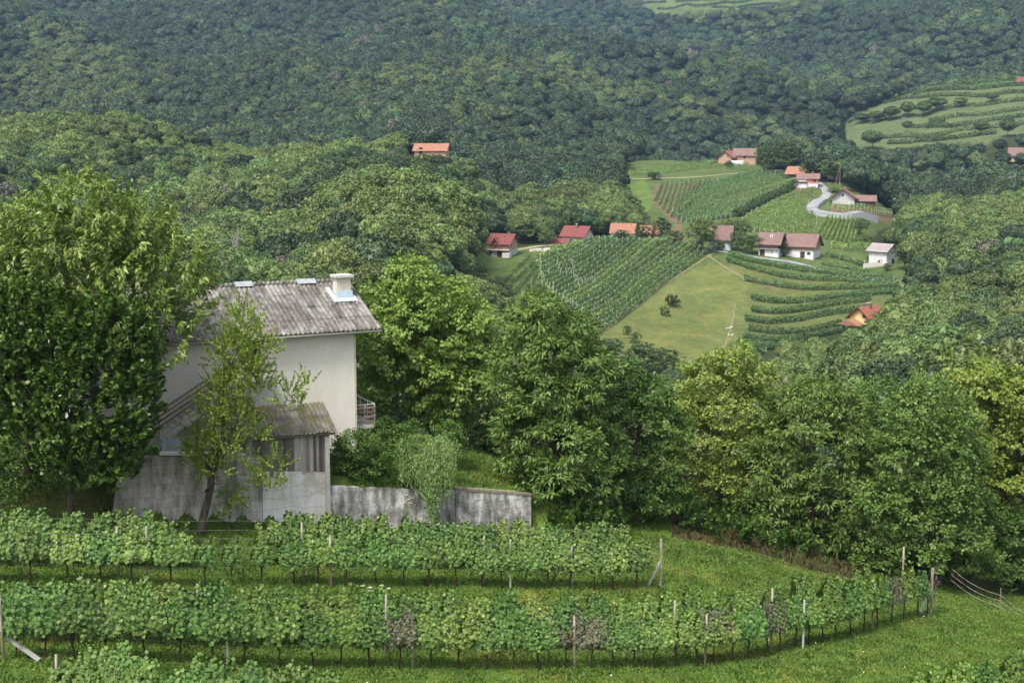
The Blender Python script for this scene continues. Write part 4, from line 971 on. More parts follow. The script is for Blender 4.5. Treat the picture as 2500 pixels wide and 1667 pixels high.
# 7 small white house right
house('small_white_house', 'small white house with grey roof at the right end of the village', 2176, 646, 40, 5.6, 7.0, 4.9, 1.9, 'w_white', 'r_grey', .9, None, 2,
      [('window','f',.2,3.9,.9,.8),('door','f',.9,1.0,1.5,1.7),('window','r',3.0,3.6,.8,.8)], [], roof='y')
# 8 pink house
h8 = house('pink_house', 'pink and white house with brown roof and dark balcony at the top of the road', 1972, 458, -14, 9.0, 7, 4.4, 1.9, 'w_pink', 'r_brown', .9, 'w_white', 1.6,
      [('window','f',3.1,3.0,1.0,1.0,'dark_wood'),('window','f',-3.4,.7,.8,.7,'dark_wood'),('window','f',-1.8,.7,.8,.7,'dark_wood')], [(2,3.5,.5,.8)])
MB().box((-2.6, -.10, 3.0), (3.9, .12, 2.7)).obj('white_wall', M['frame_w'], h8)
MB().box((-3.2, -1.3, 1.65), (6.2, 2.4, .2)).obj('balcony', M['slab'], h8)
MB().box((-3.2, -2.48, 2.15), (6.2, .08, .85)).obj('balcony_railing', M['dark_wood'], h8)
MB().box((-3.2, -1.2, .3), (6.0, 2.2, 2.5)).obj('lower_storey', M['w_white'], h8)
# 9,10
house('brown_barn', 'dark board barn with orange tiled roof behind the pink house', 1945, 436, -32, 8.5, 7, 2.6, 3.0, 'dark_wood', 'r_orange', .8, None, 2, [('door','f',0,1.2,1.6,2.2)], cat='barn', yo=5)
house('orange_roofed_hut', 'little grey hut with orange roof behind the utility pole', 2062, 442, 55, 5.0, 5.5, 3.2, 2.6, 'w_grey', 'r_orange', .8, None, 2, [('window','f',.6,1.8,.9,.7,'dark_wood'),('window','l',2.5,1.5,.8,.7,'dark_wood')], cat='hut', yo=8, roof='y')
# 11,12
house('rust_roofed_house', 'unpainted grey house with wide rust-red roof and upper window beside the curving road', 2058, 500, -16, 9.4, 8.5, 3.3, 3.3, 'w_grey', 'r_rust', 1.3, None, 2,
      [('window','f',-.2,4.0,1.5,1.2),('window','r',3,1.7,1.0,1.0)], [(.4,5.0,.5,.8)], roof='y')
house('brown_roofed_shed', 'open shed with brown tiled roof right of the rust-roofed house', 2114, 503, -8, 8.8, 5, 2.3, 2.1, 'dark_wood', 'r_brown', .5, None, 2, [('door','f',-2,1.1,1.4,1.9),('door','f',2,1.1,1.2,1.9)], cat='shed', yo=1)
# 13,14
house('red_brick_gable_house', 'red brick house with rust gable roof at the far top of the vineyards', 1770, 391, -30, 8.5, 9, 2.3, 3.4, 'brick', 'r_rust', 1.2, None, 2, [('window','f',-2,2,1.1,1.1),('window','f',1.6,2.2,1,1)], [(1,4.5,.6,1.2)], roof='y', Yd=866)
h14 = house('long_brown_roofed_farmhouse', 'long farmhouse with large brown roof beside the two dark trees', 1818, 388, -14, 13, 9, 2.6, 3.7, 'brick', 'r_brown', .9, None, 2, [('window','f',-3,2.2,1.1,1.1,'dark_wood'),('door','f',0,1.2,1.3,2.3)], [], Yd=868)
# 15 yellow house
h15 = house('yellow_house', 'yellow house with rust-red roof and two chimneys half hidden by trees below the curved rows', 2098, 812, -50, 6.8, 7.0, 4.4, 2.8, 'w_yellow', 'r_rust', 1.1, None, 2,
      [('window','l',4,3.0,1.2,1.2,'dark_wood'),('window','f',1.5,4.6,1.1,1.0,'dark_wood'),('window','f',-2,2,1.1,1.1)], [(.8,3.5,.55,1.7),(-1.5,5.5,.55,1.7)], roof='y', dz=0.2)
MB().prism([(-5.0, 2.2), (-1.5, 3.6), (2.0, 2.2), (2.0, 2.05), (-5.0, 2.05)], -3.6, -.15, 1).obj('porch_roof', M['r_orange'], h15)
# 16-19 far ones
house('farmhouse_among_far_trees', 'long orange-roofed farmhouse with dark gable alone below the wooded far slope', 1050, 374, -10, 13.5, 7, 1.5, 2.5, 'brick', 'r_orange', .8, None, 2, [('door','f',-4,1.1,1.6,2.6,'dark_wood'),('window','f',-5.6,1.2,.8,1.6)], [], Yd=600)
house('right_edge_house', 'brown-roofed yellow house cut off by the right edge of the picture', 2482, 408, -25, 10, 8, 3.2, 4.2, 'w_yellow', 'r_brown', 1.0, None, 2, [('window','f',-3,1.8,1.1,1.1)], [], dz=4, ymin=700)
house('red_roofed_cabin', 'tiny red-roofed cabin on the terraced hill at the right edge', 2497, 206, -20, 8, 6, 2.5, 3, 'brick', 'r_red', .8, None, 2, [('window','f',-3,2,1.1,1.1)], [], ymin=1000)
house('dark_gabled_cabin', 'dark roofed cabin glimpsed in the woods at the left edge', 24, 474, 30, 7, 7, 3, 3, 'w_white', 'r_grey', .9, None, 2, [('window','f',0,1.5,1,1)], [], ymin=400, dz=5)
# pergola
p = hit(1912, 428, 500); root = empty('grey_pergola', p, math.radians(-12), None, 'long grey pergola left of the pink house', 'pergola')
MB().box((0, 0, 2.3), (9, .12, .14)).box((0, 2, 2.3), (9, .12, .14)).obj('beam', M['slab'], root)
for i in range(9): MB().box((-4.2+i*1.05, 1, 2.45), (.12, 2.8, .14)).obj('rafter', M['slab'], root)
for x in (-4, 0, 4): MB().box((x, 0, 1.0), (.13, .13, 2.5)).obj('pergola_post', M['slab'], root)
# white poly tunnel
p = hit(1800, 402, 500); root = empty('poly_tunnel', p, math.radians(-10), None, 'small white plastic tunnel below the farmhouse', 'greenhouse')
mb = MB(); ar = [(1.9*math.cos(a), 2.1*math.sin(a)) for a in np.linspace(0, PI, 11)]
mb.prism(ar, -3.4, 3.4, 0).obj('cover', plain('plastic_film', (0.55, 0.62, 0.64), None, rough=.4), root, smoothf=False)
MB().box((0, 0, .15), (7.0, 4.0, .3)).obj('frame', M['slab'], root)
# car
def car(px, py, label):
    p = hit(px, py, 300); root = empty('parked_car', p, math.radians(-12), None, label, 'car')
    pw = plain('white_car_paint', (0.68, 0.68, 0.68), None, rough=.3, spec=.5)
    prof = [(-2.05, .35), (-2.1, .75), (-1.95, .95), (-1.1, 1.05), (-.5, 1.45), (.9, 1.5), (1.6, 1.15), (2.0, 1.0), (2.08, .7), (2.02, .35)]
    MB().prism(prof, -.82, .82, 1).obj('body', pw, root)
    for s in (-1, 1): MB().prism([(-.95, 1.06), (-.48, 1.38), (.82, 1.42), (1.4, 1.12)], s*.825, s*.845, 1).obj('side_window', M['glass'], root)
    MB().prism([(-1.12, 1.09), (-.55, 1.46), (-.52, 1.44), (-1.08, 1.06)], -.7, .7, 1).obj('windscreen', M['glass'], root)
    for x in (-1.3, 1.3):
        for s in (-1, 1):
            w = MB().tube([(x, s*.70, .32), (x, s*.86, .32)], .32, 14).obj('wheel', plain('tyre', (0.02, 0.02, 0.02), None), root)
            MB().tube([(x, s*.861, .32), (x, s*.87, .32)], .19, 10).obj('rim', M['wire'], w)
    for s in (-1, 1): MB().box((-2.07, s*.6, .72), (.05, .3, .14)).obj('headlight', M['wire'], root)
car(1391, 598, 'white car parked in front of the cream house')
# utility poles
def pole(px, py, h, lab, ym, strut=0, yo=0):
    p = hit(px, py, ym); root = empty('utility_pole', (p.x, p.y+yo, p.z), 0, None, lab, 'pole')
    MB().tube([(0, 0, -.5), (0, 0, h)], [.16, .10], 7).obj('shaft', M['post'], root)
    MB().box((0, 0, h-.5), (1.5, .1, .1)).obj('crossarm', M['post'], root)
    if strut: MB().tube([(strut, 0, -.5), (.0, 0, h*.88)], .10, 6).obj('strut', M['post'], root)
pole(2050, 450, 10.0, 'wooden utility pole with leaning strut above the rust-roofed house', 500, -2.2)
pole(955, 382, 7, 'utility pole on the small green field left of the far orange-roofed farmhouse', 450)
pole(2098, 262, 8, 'thin pole at the foot of the terraced hill beside the dark wood', 900)
pole(2320, 232, 8, 'thin pole on the upper terraces of the right hill', 900)
pole(2249, 290, 8, 'white pole among the dark trees on the terraced hill', 900)
# stones, junk, little walls
def stones(px, py, w, n, lab, ym=300, mat='slab', s=.7, seed=0):
    r = random.Random(seed); p = hit(px, py, ym); mb = MB()
    for i in range(n):
        x = r.uniform(-w, w); y = r.uniform(-1.2, 1.2); k = r.uniform(.5, 1)*s
        q = Matrix.Rotation(r.uniform(0, 3), 3, 'Z') @ Matrix.Rotation(r.uniform(-.5, .5), 3, 'X')
        mb.box((x, y, k*.3+float(H(p.x+x, p.y+y))-p.z), (k*1.3, k, k*.8), M=q)
    o = mb.obj('stone_heap', M[mat]); o.location = p; tag(o, lab, 'stones', kind='stuff')
stones(1335, 612, 5.5, 38, 'grey heap of stones and junk left of the white car', seed=1, s=1.1)
stones(1780, 800, .9, 7, 'pale stones on the path between meadow and curved rows', seed=2, s=.5, mat='slab')
stones(1783, 818, .6, 5, 'smaller pale stones below the first ones on the path', seed=3, s=.45, mat='slab')
p = hit(2140, 652, 300); o = MB().prism([(-4.5, -1.2), (-4.5, .9), (-1, 1.5), (4.5, 1.1), (4.5, -1.2)], -.2, .2, 1).obj('garden_wall', M['slab']); o.location = p; tag(o, 'short grey garden wall left of the small white house', 'wall')
p = hit(2170, 642, 300); o = MB().prism([(.9*math.cos(a)*1.4, .75*math.sin(a)) for a in np.linspace(0, PI, 9)], -.8, .8, 1).obj('covered_boat', plain('turquoise_tarp', (0.25, 0.55, 0.55), None, rough=.5)); o.location = p+Vector((0, -3, .1)); tag(o, 'turquoise covered heap in front of the small white house', 'tarpaulin')

# ------------------------------------------------------------------ roads and paths
def ribbon(name, pts, w, mat, lift=.12, ymin=300, kind='structure', n=60):
    P = [hit(*q, ymin) for q in pts]; L = [0]
    for a, b in zip(P, P[1:]): L.append(L[-1]+(b-a).length)
    s = np.linspace(0, L[-1], n); X = np.interp(s, L, [p.x for p in P]); Y = np.interp(s, L, [p.y for p in P])
    for _ in range(4): X[1:-1] = (X[:-2]+2*X[1:-1]+X[2:])/4; Y[1:-1] = (Y[:-2]+2*Y[1:-1]+Y[2:])/4
    dx, dy = np.gradient(X), np.gradient(Y); l = np.hypot(dx, dy); nx, ny = -dy/l, dx/l
    mb = MB(); vs = []; K = 5; ws = w if hasattr(w, '__len__') else (w, w)
    W_ = np.linspace(ws[0], ws[1], n)
    hc = H(X, Y)
    for i in range(n):
        for k in range(K):
            o = (k/(K-1)-.5)*W_[i]; x, y = X[i]+nx[i]*o, Y[i]+ny[i]*o
            vs.append((x, y, max(float(H(x, y)), float(hc[i])-.3)+(lift if not hasattr(lift, '__len__') else float(lift[i]))))
    fs = [(i*K+k, i*K+k+1, (i+1)*K+k+1, (i+1)*K+k) for i in range(n-1) for k in range(K-1)]
    mb.add(vs, fs)
    if hasattr(lift, '__len__'):                      # raised roadway: earth sides down to the ground
        for k in (0, K-1):
            sk = [(vs[i*K+k][0], vs[i*K+k][1], vs[i*K+k][2]-d) for i in range(n) for d in (0.01, .3+float(lift[i])*1.3)]
            mb.add(sk, [(2*i, 2*i+1, 2*i+3, 2*i+2) for i in range(n-1)])
    o = mb.obj(name, mat); tag(o, kind=kind); return X, Y, nx, ny
M['road'] = plain('pale_gravel_asphalt', (0.20, 0.205, 0.22), (0.29, 0.29, 0.30), .3, .95)
M['dirt'] = plain('bare_dirt', (0.14, 0.125, 0.07), (0.24, 0.20, 0.12), .5, .95)
RX, RY_, rnx, rny = ribbon('road', [(1996,447),(2012,460),(2020,475),(2008,488),(1990,502),(1978,513),(1985,520),(2010,526),(2060,532),(2130,537)], (3.6, 4.2), M['road'], ymin=400, n=80, lift=.12+1.25*smooth((np.arange(80)-30)/12.))
# stone retaining wall with kerb along the outer side of the bend
mb = MB(); mk = MB(); W0 = 34; pr = None
root = empty('road_wall', (RX[W0], RY_[W0], float(H(RX[W0], RY_[W0]))), 0, None, 'curved grey stone retaining wall carrying the bend of the road', 'wall')
b = root.location; vs, vk = [], []
for i in range(W0, 80):
    s = 1 if (rny[i] < 0) else -1
    ox, oy = RX[i]+s*rnx[i]*2.3, RY_[i]+s*rny[i]*2.3; z = float(H(RX[i], RY_[i]))+1.25*float(smooth((i-30)/12.)); zb_ = z-3.6*min(1, (i-W0+2)/8)
    o2x, o2y = ox+s*rnx[i]*.35, oy+s*rny[i]*.35
    vs += [(ox-b.x, oy-b.y, zb_-b.z-1), (ox-b.x, oy-b.y, z-b.z+.28), (o2x-b.x, o2y-b.y, z-b.z+.28), (o2x+s*rnx[i]*.3-b.x, o2y+s*rny[i]*.3-b.y, zb_-b.z-1)]
n_ = len(vs)//4
mb.add(vs, [(4*i+k, 4*i+4+k, 4*i+4+(k+1) % 4, 4*i+(k+1) % 4) for i in range(n_-1) for k in range(4)]+[(0, 1, 2, 3), (4*n_-1, 4*n_-2, 4*n_-3, 4*n_-4)])
mb.obj('wall_face', brick_mat('road_wall_stone', (0.22, 0.23, 0.25), (0.34, 0.35, 0.37), (0.42, 0.43, 0.44), .9), root)
ribbon('village_lane', [(1740,612),(1780,618),(1850,630),(1930,640),(2010,660),(2100,675),(2160,690),(2200,700),(2250,715)], (2.2, 2.6), M['road'], n=70)
ribbon('farm_track', [(1510,596),(1460,602),(1400,600),(1330,600),(1262,612)], 3.0, plain('grass_track', (0.22, 0.22, 0.12), (0.30, 0.27, 0.17), .4, .95), n=40)
ribbon('footpath', [(1795,745),(1790,775),(1782,810),(1768,850),(1735,872),(1660,886),(1560,893)], (.4, .5), M['dirt'], lift=.08, n=60)
ribbon('field_edge', [(1437,842),(1500,790),(1600,710),(1700,645),(1745,618)], (.9, .6), M['dirt'], lift=.07, n=60)
ribbon('slope_path', [(1727,622),(1750,640),(1790,665),(1835,690),(1900,706)], (.8, 1.0), M['dirt'], lift=.08, n=50)
ribbon('upper_track', [(1540,437),(1640,436),(1720,432),(1800,424),(1870,418)], 2.2, plain('sandy_track', (0.30, 0.28, 0.16), (0.36, 0.33, 0.2), .4, .95), lift=.15, ymin=500, n=50)

# ------------------------------------------------------------------ far vineyards
pm_far = MB().box((0, 0, .95), (.12, .12, 2.5)).mesh('post', M['post_far'])
def vine_row(lab, group, pts, mat, hgt=1.75, wid=.42, dens=30, leaf=.34, post=7.0, ymin=330, bot=.45, seed=0, gaps=.0, name='vine_row', cat='vine row'):
    r = np.random.RandomState(seed); P = [hit(a, b_, ymin) for a, b_ in pts]; L = [0]
    for a, b_ in zip(P, P[1:]): L.append(L[-1]+math.hypot(b_.x-a.x, b_.y-a.y))
    if L[-1] < 2: return
    L = np.array(L); PXs = np.array([p.x for p in P]); PYs = np.array([p.y for p in P])
    def pos(s):
        if len(P) > 2:
            t = 0; o = np.zeros((2,)+np.shape(s))
            for w_, d in ((.25, -4), (.5, 0), (.25, 4)): o[0] += w_*np.interp(np.clip(s+d, 0, L[-1]), L, PXs); o[1] += w_*np.interp(np.clip(s+d, 0, L[-1]), L, PYs)
            return o[0], o[1]
        return np.interp(s, L, PXs), np.interp(s, L, PYs)
    n = int(L[-1]*dens); s = r.rand(n)*L[-1]
    k = 0.78+.75*vnoise(s/1.1, np.full(n, seed*1.7), seed)+.35*vnoise(s/5., np.full(n, seed*.7), seed+5)
    keep = r.rand(n) < k+.25; s = s[keep]; k = k[keep]; n = len(s)
    x, y = pos(s); x2, y2 = pos(np.minimum(s+.5, L[-1])); x1, y1 = pos(np.maximum(s-.5, 0)); d = nrm(np.stack([x2-x1, y2-y1], 1)+1e-6)
    an = r.rand(n)*2*PI; rr = .6+.5*r.rand(n)
    cy_, cz_ = np.cos(an)*rr*wid*k, np.sin(an)*rr*(hgt-bot)/2*(.85+.3*k)
    z0 = H(x, y)
    Pn = np.stack([x-d[:, 1]*cy_, y+d[:, 0]*cy_, z0+(hgt+bot)/2+cz_], 1)
    O = np.stack([-d[:, 1]*np.cos(an), d[:, 0]*np.cos(an), np.sin(an)], 1)
    A = sph(r, n)*.8+np.array((0, 0, -.25)); Nn = O+sph(r, n)*.5+np.array((0, 0, .4))
    b = Vector((PXs[0], PYs[0], float(H(PXs[0], PYs[0]))))
    V, Fq = leaves(Pn-np.array(b), A, Nn, leaf*(.7+.6*r.rand(n)), 'card')
    root = empty(name, b, 0, None, lab, cat, group)
    link('foliage', mesh_np('foliage', V, Fq, mat), None, root)
    if post:
        m = max(2, int(L[-1]/post)+1)
        for i in range(m):
            x, y = pos(np.array([L[-1]*i/(m-1)])); o = link('post', pm_far, None, root)
            o.location = (x[0]-b.x, y[0]-b.y, float(H(x[0], y[0]))-b.z-.1); o.rotation_euler = (r.normal()*.04, r.normal()*.05, 0)
    return root
def poly_at(pts, t):
    pts = np.array(pts, float); l = np.concatenate([[0], np.cumsum(np.linalg.norm(np.diff(pts, axis=0), axis=1))]); s = t*l[-1]
    return (float(np.interp(s, l, pts[:, 0])), float(np.interp(s, l, pts[:, 1])))
def field(n, A, B, name_, group, mat, extra=None, **kw):
    for k in range(n):
        t = (k+.5)/n; a, b_ = poly_at(A, t), poly_at(B, t)
        mid = ((a[0]+b_[0])/2, (a[1]+b_[1])/2)
        vine_row('%s, %s' % (name_[0], name_[1] % ordinal(k+1)), group, [a, mid, b_], M[mat if not extra or k not in extra else extra[k]], seed=k+kw.get('seed0', 0), **{a_: b2_ for a_, b2_ in kw.items() if a_ != 'seed0'})
# diagonal vineyard
field(23, [(1440,836),(1405,790),(1350,722),(1318,676),(1316,640),(1345,612)], [(1738,617),(1700,606),(1640,592),(1560,586),(1480,586),(1430,592)], ('vine row of the diagonal vineyard', '%s counted upward from the bare grass slope'), 'rows of the diagonal vineyard', 'far_vine', extra={3: 'far_vine_y', 8: 'far_vine_y', 12: 'far_vine_d', 13: 'far_vine_d', 9: 'far_vine_y', 15: 'far_vine_d', 21: 'far_vine_y', 20: 'far_vine_y'}, dens=34, wid=.36)
field(6, [(1215,690),(1232,710),(1250,728),(1275,745),(1300,750),(1320,745)], [(1290,622),(1300,628),(1308,640),(1312,660),(1318,676),(1330,700)], ('dull green low vine row above the woodland edge', '%s from the left'), 'low rows left of the diagonal vineyard', 'far_vine_d', dens=18, hgt=1.3, post=0, wid=.5, seed0=50)
rp = random.Random(5)
for k, (px, py) in enumerate([(1272+i*7.5, 742+i*5.5) for i in range(0, 12)]+[(1298+i*9, 700+i*1.2) for i in range(8)]+[(1325+i*14, 676-i*.4) for i in range(6)]+[(1352+i*7.2, 650+i*4.6) for i in range(12)]+[(1350+i*8, 720+i*5) for i in range(10)]+[(1405+i*8, 697-i*1.0) for i in range(8)]+[(1390+i*3,640+i*9) for i in range(9)]+[(1375+i*6, 735+i*6) for i in range(5)]):
    p = hit(px+rp.uniform(-2, 2), py+rp.uniform(-2, 2), 330); o = link('vineyard_stake', pm_far); o.location = p; o.scale = (1, 1, rp.uniform(.8, 1.05))
    tag(o, 'white stake, %s among the bare stakes of the weedy vineyard corner' % ordinal(k+1), 'stake', 'white stakes in the weedy corner')
# curved terraced rows
CR = [[(285,505),(420,535),(550,570),(800,620),(1100,660),(1400,690),(1700,715),(1900,745)], [(270,545),(500,630),(760,700),(1100,740),(1500,750),(1950,790)], [(430,730),(600,775),(900,815),(1250,830),(1600,812),(1980,812)],
 [(490,910),(720,960),(1000,955),(1350,905),(1650,876),(1990,868)], [(490,1030),(750,1065),(1000,1035),(1300,985),(1700,930)], [(430,1120),(700,1160),(900,1135),(1150,1090),(1450,1050),(1700,1015)],
 [(460,1210),(700,1250),(950,1250),(1200,1210),(1420,1165)], [(420,1290),(650,1330),(900,1330),(1200,1270),(1450,1225)], [(370,1345),(600,1395),(850,1400),(1100,1370)], [(330,1410),(500,1440),(700,1450)]]
for k, c in enumerate(CR):
    vine_row('dense curved vine row on the terraced slope right of the meadow, %s from the top' % ordinal(k+1), 'curved terrace rows', [(1700+x/3.92, 500+(y-8)/3.92) for x, y in c], M['far_vine' if k < 3 else 'far_vine_d'], seed=60+k, dens=100, hgt=2.05, wid=.62, bot=.55, post=6.0)
for k, (x0, x1, y0, y1) in enumerate([(330,640,590,600),(700,1900,640,720)]):
    pass
# brown soil vineyard, middle field, light field, near-road field
U = lambda L_: [(1500+x/3.136, 350+y/3.136) for x, y in L_]
field(12, U([(295,430),(360,505),(460,592),(540,500),(620,440),(690,390)]), U([(350,322),(440,312),(540,306),(640,300),(720,296),(790,290)]), ('narrow vine row on brown soil in the upper vineyard', '%s from the left'), 'rows on brown soil', 'far_vine', dens=34, wid=.48, post=0, ymin=480, seed0=80)
field(24, U([(800,292),(700,360),(570,440),(500,540),(460,600),(560,615),(700,600),(900,575)]), U([(1030,228),(1120,226),(1250,236),(1390,248),(1385,330),(1250,410),(1120,480),(960,560)]), ('thin blue-green vine row in the big middle vineyard', '%s counted from the top'), 'rows of the middle vineyard', 'far_vine', dens=26, wid=.30, post=12, ymin=480, seed0=100)
field(17, U([(1290,420),(1150,490),(1000,560),(960,610),(1040,680),(1150,700),(1300,710)]), U([(1545,345),(1540,400),(1500,470),(1500,520),(1560,570),(1560,640),(1540,705)]), ('yellow-green vine row in the vineyard below the pink house', '%s counted from the top'), 'rows below the pink house', 'far_vine_y', dens=28, wid=.38, post=12, ymin=440, seed0=140)
field(9, U([(1545,690),(1590,735),(1640,755),(1700,768),(1760,770),(1800,775),(1830,765),(1850,750)]), U([(1630,572),(1665,576),(1705,582),(1745,588),(1785,592),(1822,596),(1855,600),(1890,606)]), ('upright light green vine row under the road wall', '%s from the left'), 'rows under the road wall', 'far_vine_y', dens=26, wid=.32, post=0, ymin=440, seed0=170, hgt=2.1)
for k in range(4):
    o_ = k*9
    vine_row('long vine row below the far brick farmhouse, %s from the front' % ordinal(k+1), 'rows below the farmhouse', U([(100, 246-o_*.7), (400, 232-o_*1.2), (700, 192-o_*1.4), (1040, 168-o_*1.0)]), M['far_vine_y'], seed=190+k, dens=26, hgt=2.0, wid=.45, post=9 if k == 0 else 0, ymin=560)
for k, (a, c_) in enumerate([(500, 540), (478, 515)]):
    vine_row('vine row with pale posts in front of the rust-roofed house, %s from the road' % ordinal(k+1), 'rows before the rust-roofed house', U([(1620, a+5), (1800, c_), (2000, c_+12), (2130, c_+25)]), M['far_vine_y'], seed=200+k, dens=18, hgt=2.2, wid=.4, post=3.2, ymin=440)
for k, (y0, y1) in enumerate([(800, 862), (788, 838)]):
    vine_row('thick light vine row behind the small white house, %s from the front' % ordinal(k+1), 'rows beside the small white house', U([(1650, y0), (1800, (y0+y1)/2+4), (2035, y1)]), M['far_vine_y'], seed=210+k, dens=40, hgt=2.2, wid=.6, post=6, ymin=400)
vine_row('dark hedge-like vine row slanting down to the garden wall', 'rows beside the small white house', U([(1600, 862), (1750, 895), (1930, 950)]), M['far_vine_d'], seed=215, dens=44, hgt=1.7, wid=.6, post=6, ymin=400)
vine_row('clipped grassy hedge along the lane below the brick cottage', None, U([(1560, 925), (1700, 945), (1850, 970), (1975, 990)]), M['far_vine_d'], seed=216, dens=40, hgt=1.0, wid=1.2, post=0, ymin=400, bot=.1, name='hedge', cat='hedge')
vine_row('dark overgrown hedge between the middle vineyard and the light vineyard', None, U([(1385, 335), (1300, 385), (1180, 440), (1060, 500), (930, 570)]), M['wood_d'], seed=217, dens=90, hgt=3.4, wid=2.0, post=0, ymin=480, bot=.1, leaf=.5, name='hedge', cat='hedge')
# terraces of the right hill
TR = [[(1340,712),(1450,700),(1600,692)],[(1520,556),(1650,548),(1800,528),(1950,520),(2150,510),(2400,500)],[(1540,600),(1700,570),(1900,552),(2130,560),(2400,540)],[(1880,640),(2000,612),(2200,600),(2400,585)],[(1800,700),(2000,672),(2200,655),(2400,632)],
      [(1790,740),(1950,735),(2150,700),(2400,668)],[(1700,735),(1820,722),(1900,705)],[(1540,800),(1700,788),(1900,778),(2150,742),(2400,712)],[(1560,830),(1750,812),(1980,800),(2200,770)],[(1950,495),(2150,480),(2400,470)],[(1700,550),(1900,510),(2100,485)]]
for k, c in enumerate(TR):
    vine_row('dark hedge line along a terrace of the right hill, %s of the long lines' % ordinal(k+1), 'terrace hedges of the right hill', [(1500+x/2.351, y/2.351) for x, y in c], M['wood_d'], seed=230+k, dens=22, hgt=3.0, wid=2.0, bot=0, leaf=.8, post=0, ymin=880, name='hedge', cat='hedge')
for k in range(11):
    vine_row('faint green vine row on the top field of the right hill, %s from the crest' % ordinal(k+1), 'rows on the top field', [(1500+x/2.351, (y+k*4.2)/2.351) for x, y in [(1780-k*24,503+k*3),(1950,476),(2150,458),(2400,446)]], M['far_vine'], seed=250+k, dens=8, hgt=1.9, wid=.7, bot=0, leaf=.7, post=0, ymin=1000)
for k in range(5):
    vine_row('dark hedge on the distant fields at the top of the picture, %s from below' % ordinal(k+1), 'distant field hedges', [(1500+x/2.351, y/2.351-2) for x, y in [[(240,60),(420,36),(640,30)],[(560,50),(800,38),(1000,34)],[(100,40),(200,24),(300,20)],[(620,22),(800,10),(1000,4)],[(350,20),(500,10),(640,6)]][k]], M['wood_d'], seed=270+k, dens=14, hgt=4, wid=3, bot=0, leaf=1.4, post=0, ymin=1500, name='hedge', cat='hedge')

# ------------------------------------------------------------------ big near trees
hero('cherry_tree', 'tall light green tree with drooping long leaves at the upper left before the house', [(190,520,62),(110,580,80),(20,600,60),(270,560,62),(335,575,55),(410,650,62),(455,725,50),(200,650,100),(90,700,95),(320,710,95),(395,800,70),(230,790,95),(495,700,26),(450,800,42),(20,720,80),(225,475,30),(150,490,32),(350,520,28),(430,590,26),(-60,680,90),(300,640,70),(340,845,45),(385,885,36)], 62.0, (60,1130), 'peach', 1, trunk_r=.26, mat='peach', top=(2.2, 0, 9))
hero('hazel', 'dark round-leaved hazel thicket hanging over the left end of the retaining wall', [(60,800,85),(150,850,105),(250,830,85),(295,890,78),(60,950,100),(180,1000,115),(275,1000,98),(345,985,42),(100,1075,85),(200,1120,80),(270,1100,72),(330,1065,42),(330,930,45),(235,930,100),(20,860,70),(310,835,45),(60,760,60),(130,780,60),(-50,930,110),(-40,1050,90),(150,1170,40),(300,1160,35)], 58.6, (170,1235), 'hazel', 2, cat='shrub', trunk_r=.13, mat='hazel', dmul=1.05, kd=.45)
hero('laurel_hedge', 'dark low hedge at the left edge below the hazel', [(-20,1110,50),(20,1140,45),(-10,1190,50),(30,1200,38),(-50,1150,55)], 56.5, (10,1250), 'bush', 3, cat='hedge', trunk_r=.05, mat='dark')
hero('apple_tree', 'sparse scraggly fruit tree leaning before the shed and the wall', [(600,800,34),(565,850,40),(635,850,28),(600,910,46),(545,955,36),(640,950,30),(515,1010,40),(575,1020,46),(492,1080,36),(620,1060,26),(525,1150,30),(655,1185,26),(680,1135,20),(705,960,22),(750,940,13),(585,765,18),(625,1150,24),(500,1130,30),(560,1090,34),(660,850,12),(690,1000,14),(530,880,22),(730,985,10)], 60.6, (487,1283), 'apple', 4, trunk_r=.17, mat='apple', limbs=18, kd=.3, dmul=1.15)
hero('ivy_clump', 'leafy climber clump growing low on the wall right of the leaning trunk', [(560,1215,24),(545,1240,20),(600,1190,22),(580,1225,16)], 61.2, (560,1268), 'bush', 5, cat='climber', trunk_r=.03, mat='apple', kd=.2)
hero('walnut_tree', 'broad bright green walnut tree right behind the white house', [(1010,690,62),(940,745,66),(1080,735,70),(1145,785,58),(1000,800,88),(1100,850,85),(920,840,62),(1180,860,55),(950,900,60),(1060,930,70),(1150,940,60),(1030,980,50),(900,940,50),(1110,1000,55),(985,665,40),(1180,920,45)], 77, (1028,1090), 'walnut', 6, trunk_r=.24, mat='walnut', limbs=12)
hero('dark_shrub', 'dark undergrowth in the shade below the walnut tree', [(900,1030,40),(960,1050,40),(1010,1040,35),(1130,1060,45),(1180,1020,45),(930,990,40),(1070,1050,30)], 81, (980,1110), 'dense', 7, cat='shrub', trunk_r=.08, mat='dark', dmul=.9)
hero('chestnut_tree', 'tall chestnut tree at the right end of the retaining wall', [(1330,765,58),(1280,800,60),(1390,815,58),(1340,860,78),(1260,880,66),(1430,885,60),(1240,960,60),(1330,960,80),(1430,985,78),(1290,1050,78),(1390,1080,88),(1465,1060,55),(1255,1130,45),(1350,1180,85),(1440,1180,68),(1330,1240,50),(1420,1250,60),(1485,1150,50),(1470,920,40),(1305,735,26)], 70.5, (1352,1300), 'chestnut', 8, trunk_r=.22, mat='chestnut')
hero('field_maple', 'dark green pointed tree between the chestnut and the pale trees', [(1540,925,42),(1505,980,55),(1590,965,52),(1550,1040,88),(1622,1040,52),(1520,1110,80),(1600,1130,78),(1540,1200,78),(1620,1200,60),(1500,1235,48),(1540,895,22),(1580,1255,40)], 73, (1555,1290), 'dense', 9, trunk_r=.2, mat='hazel')
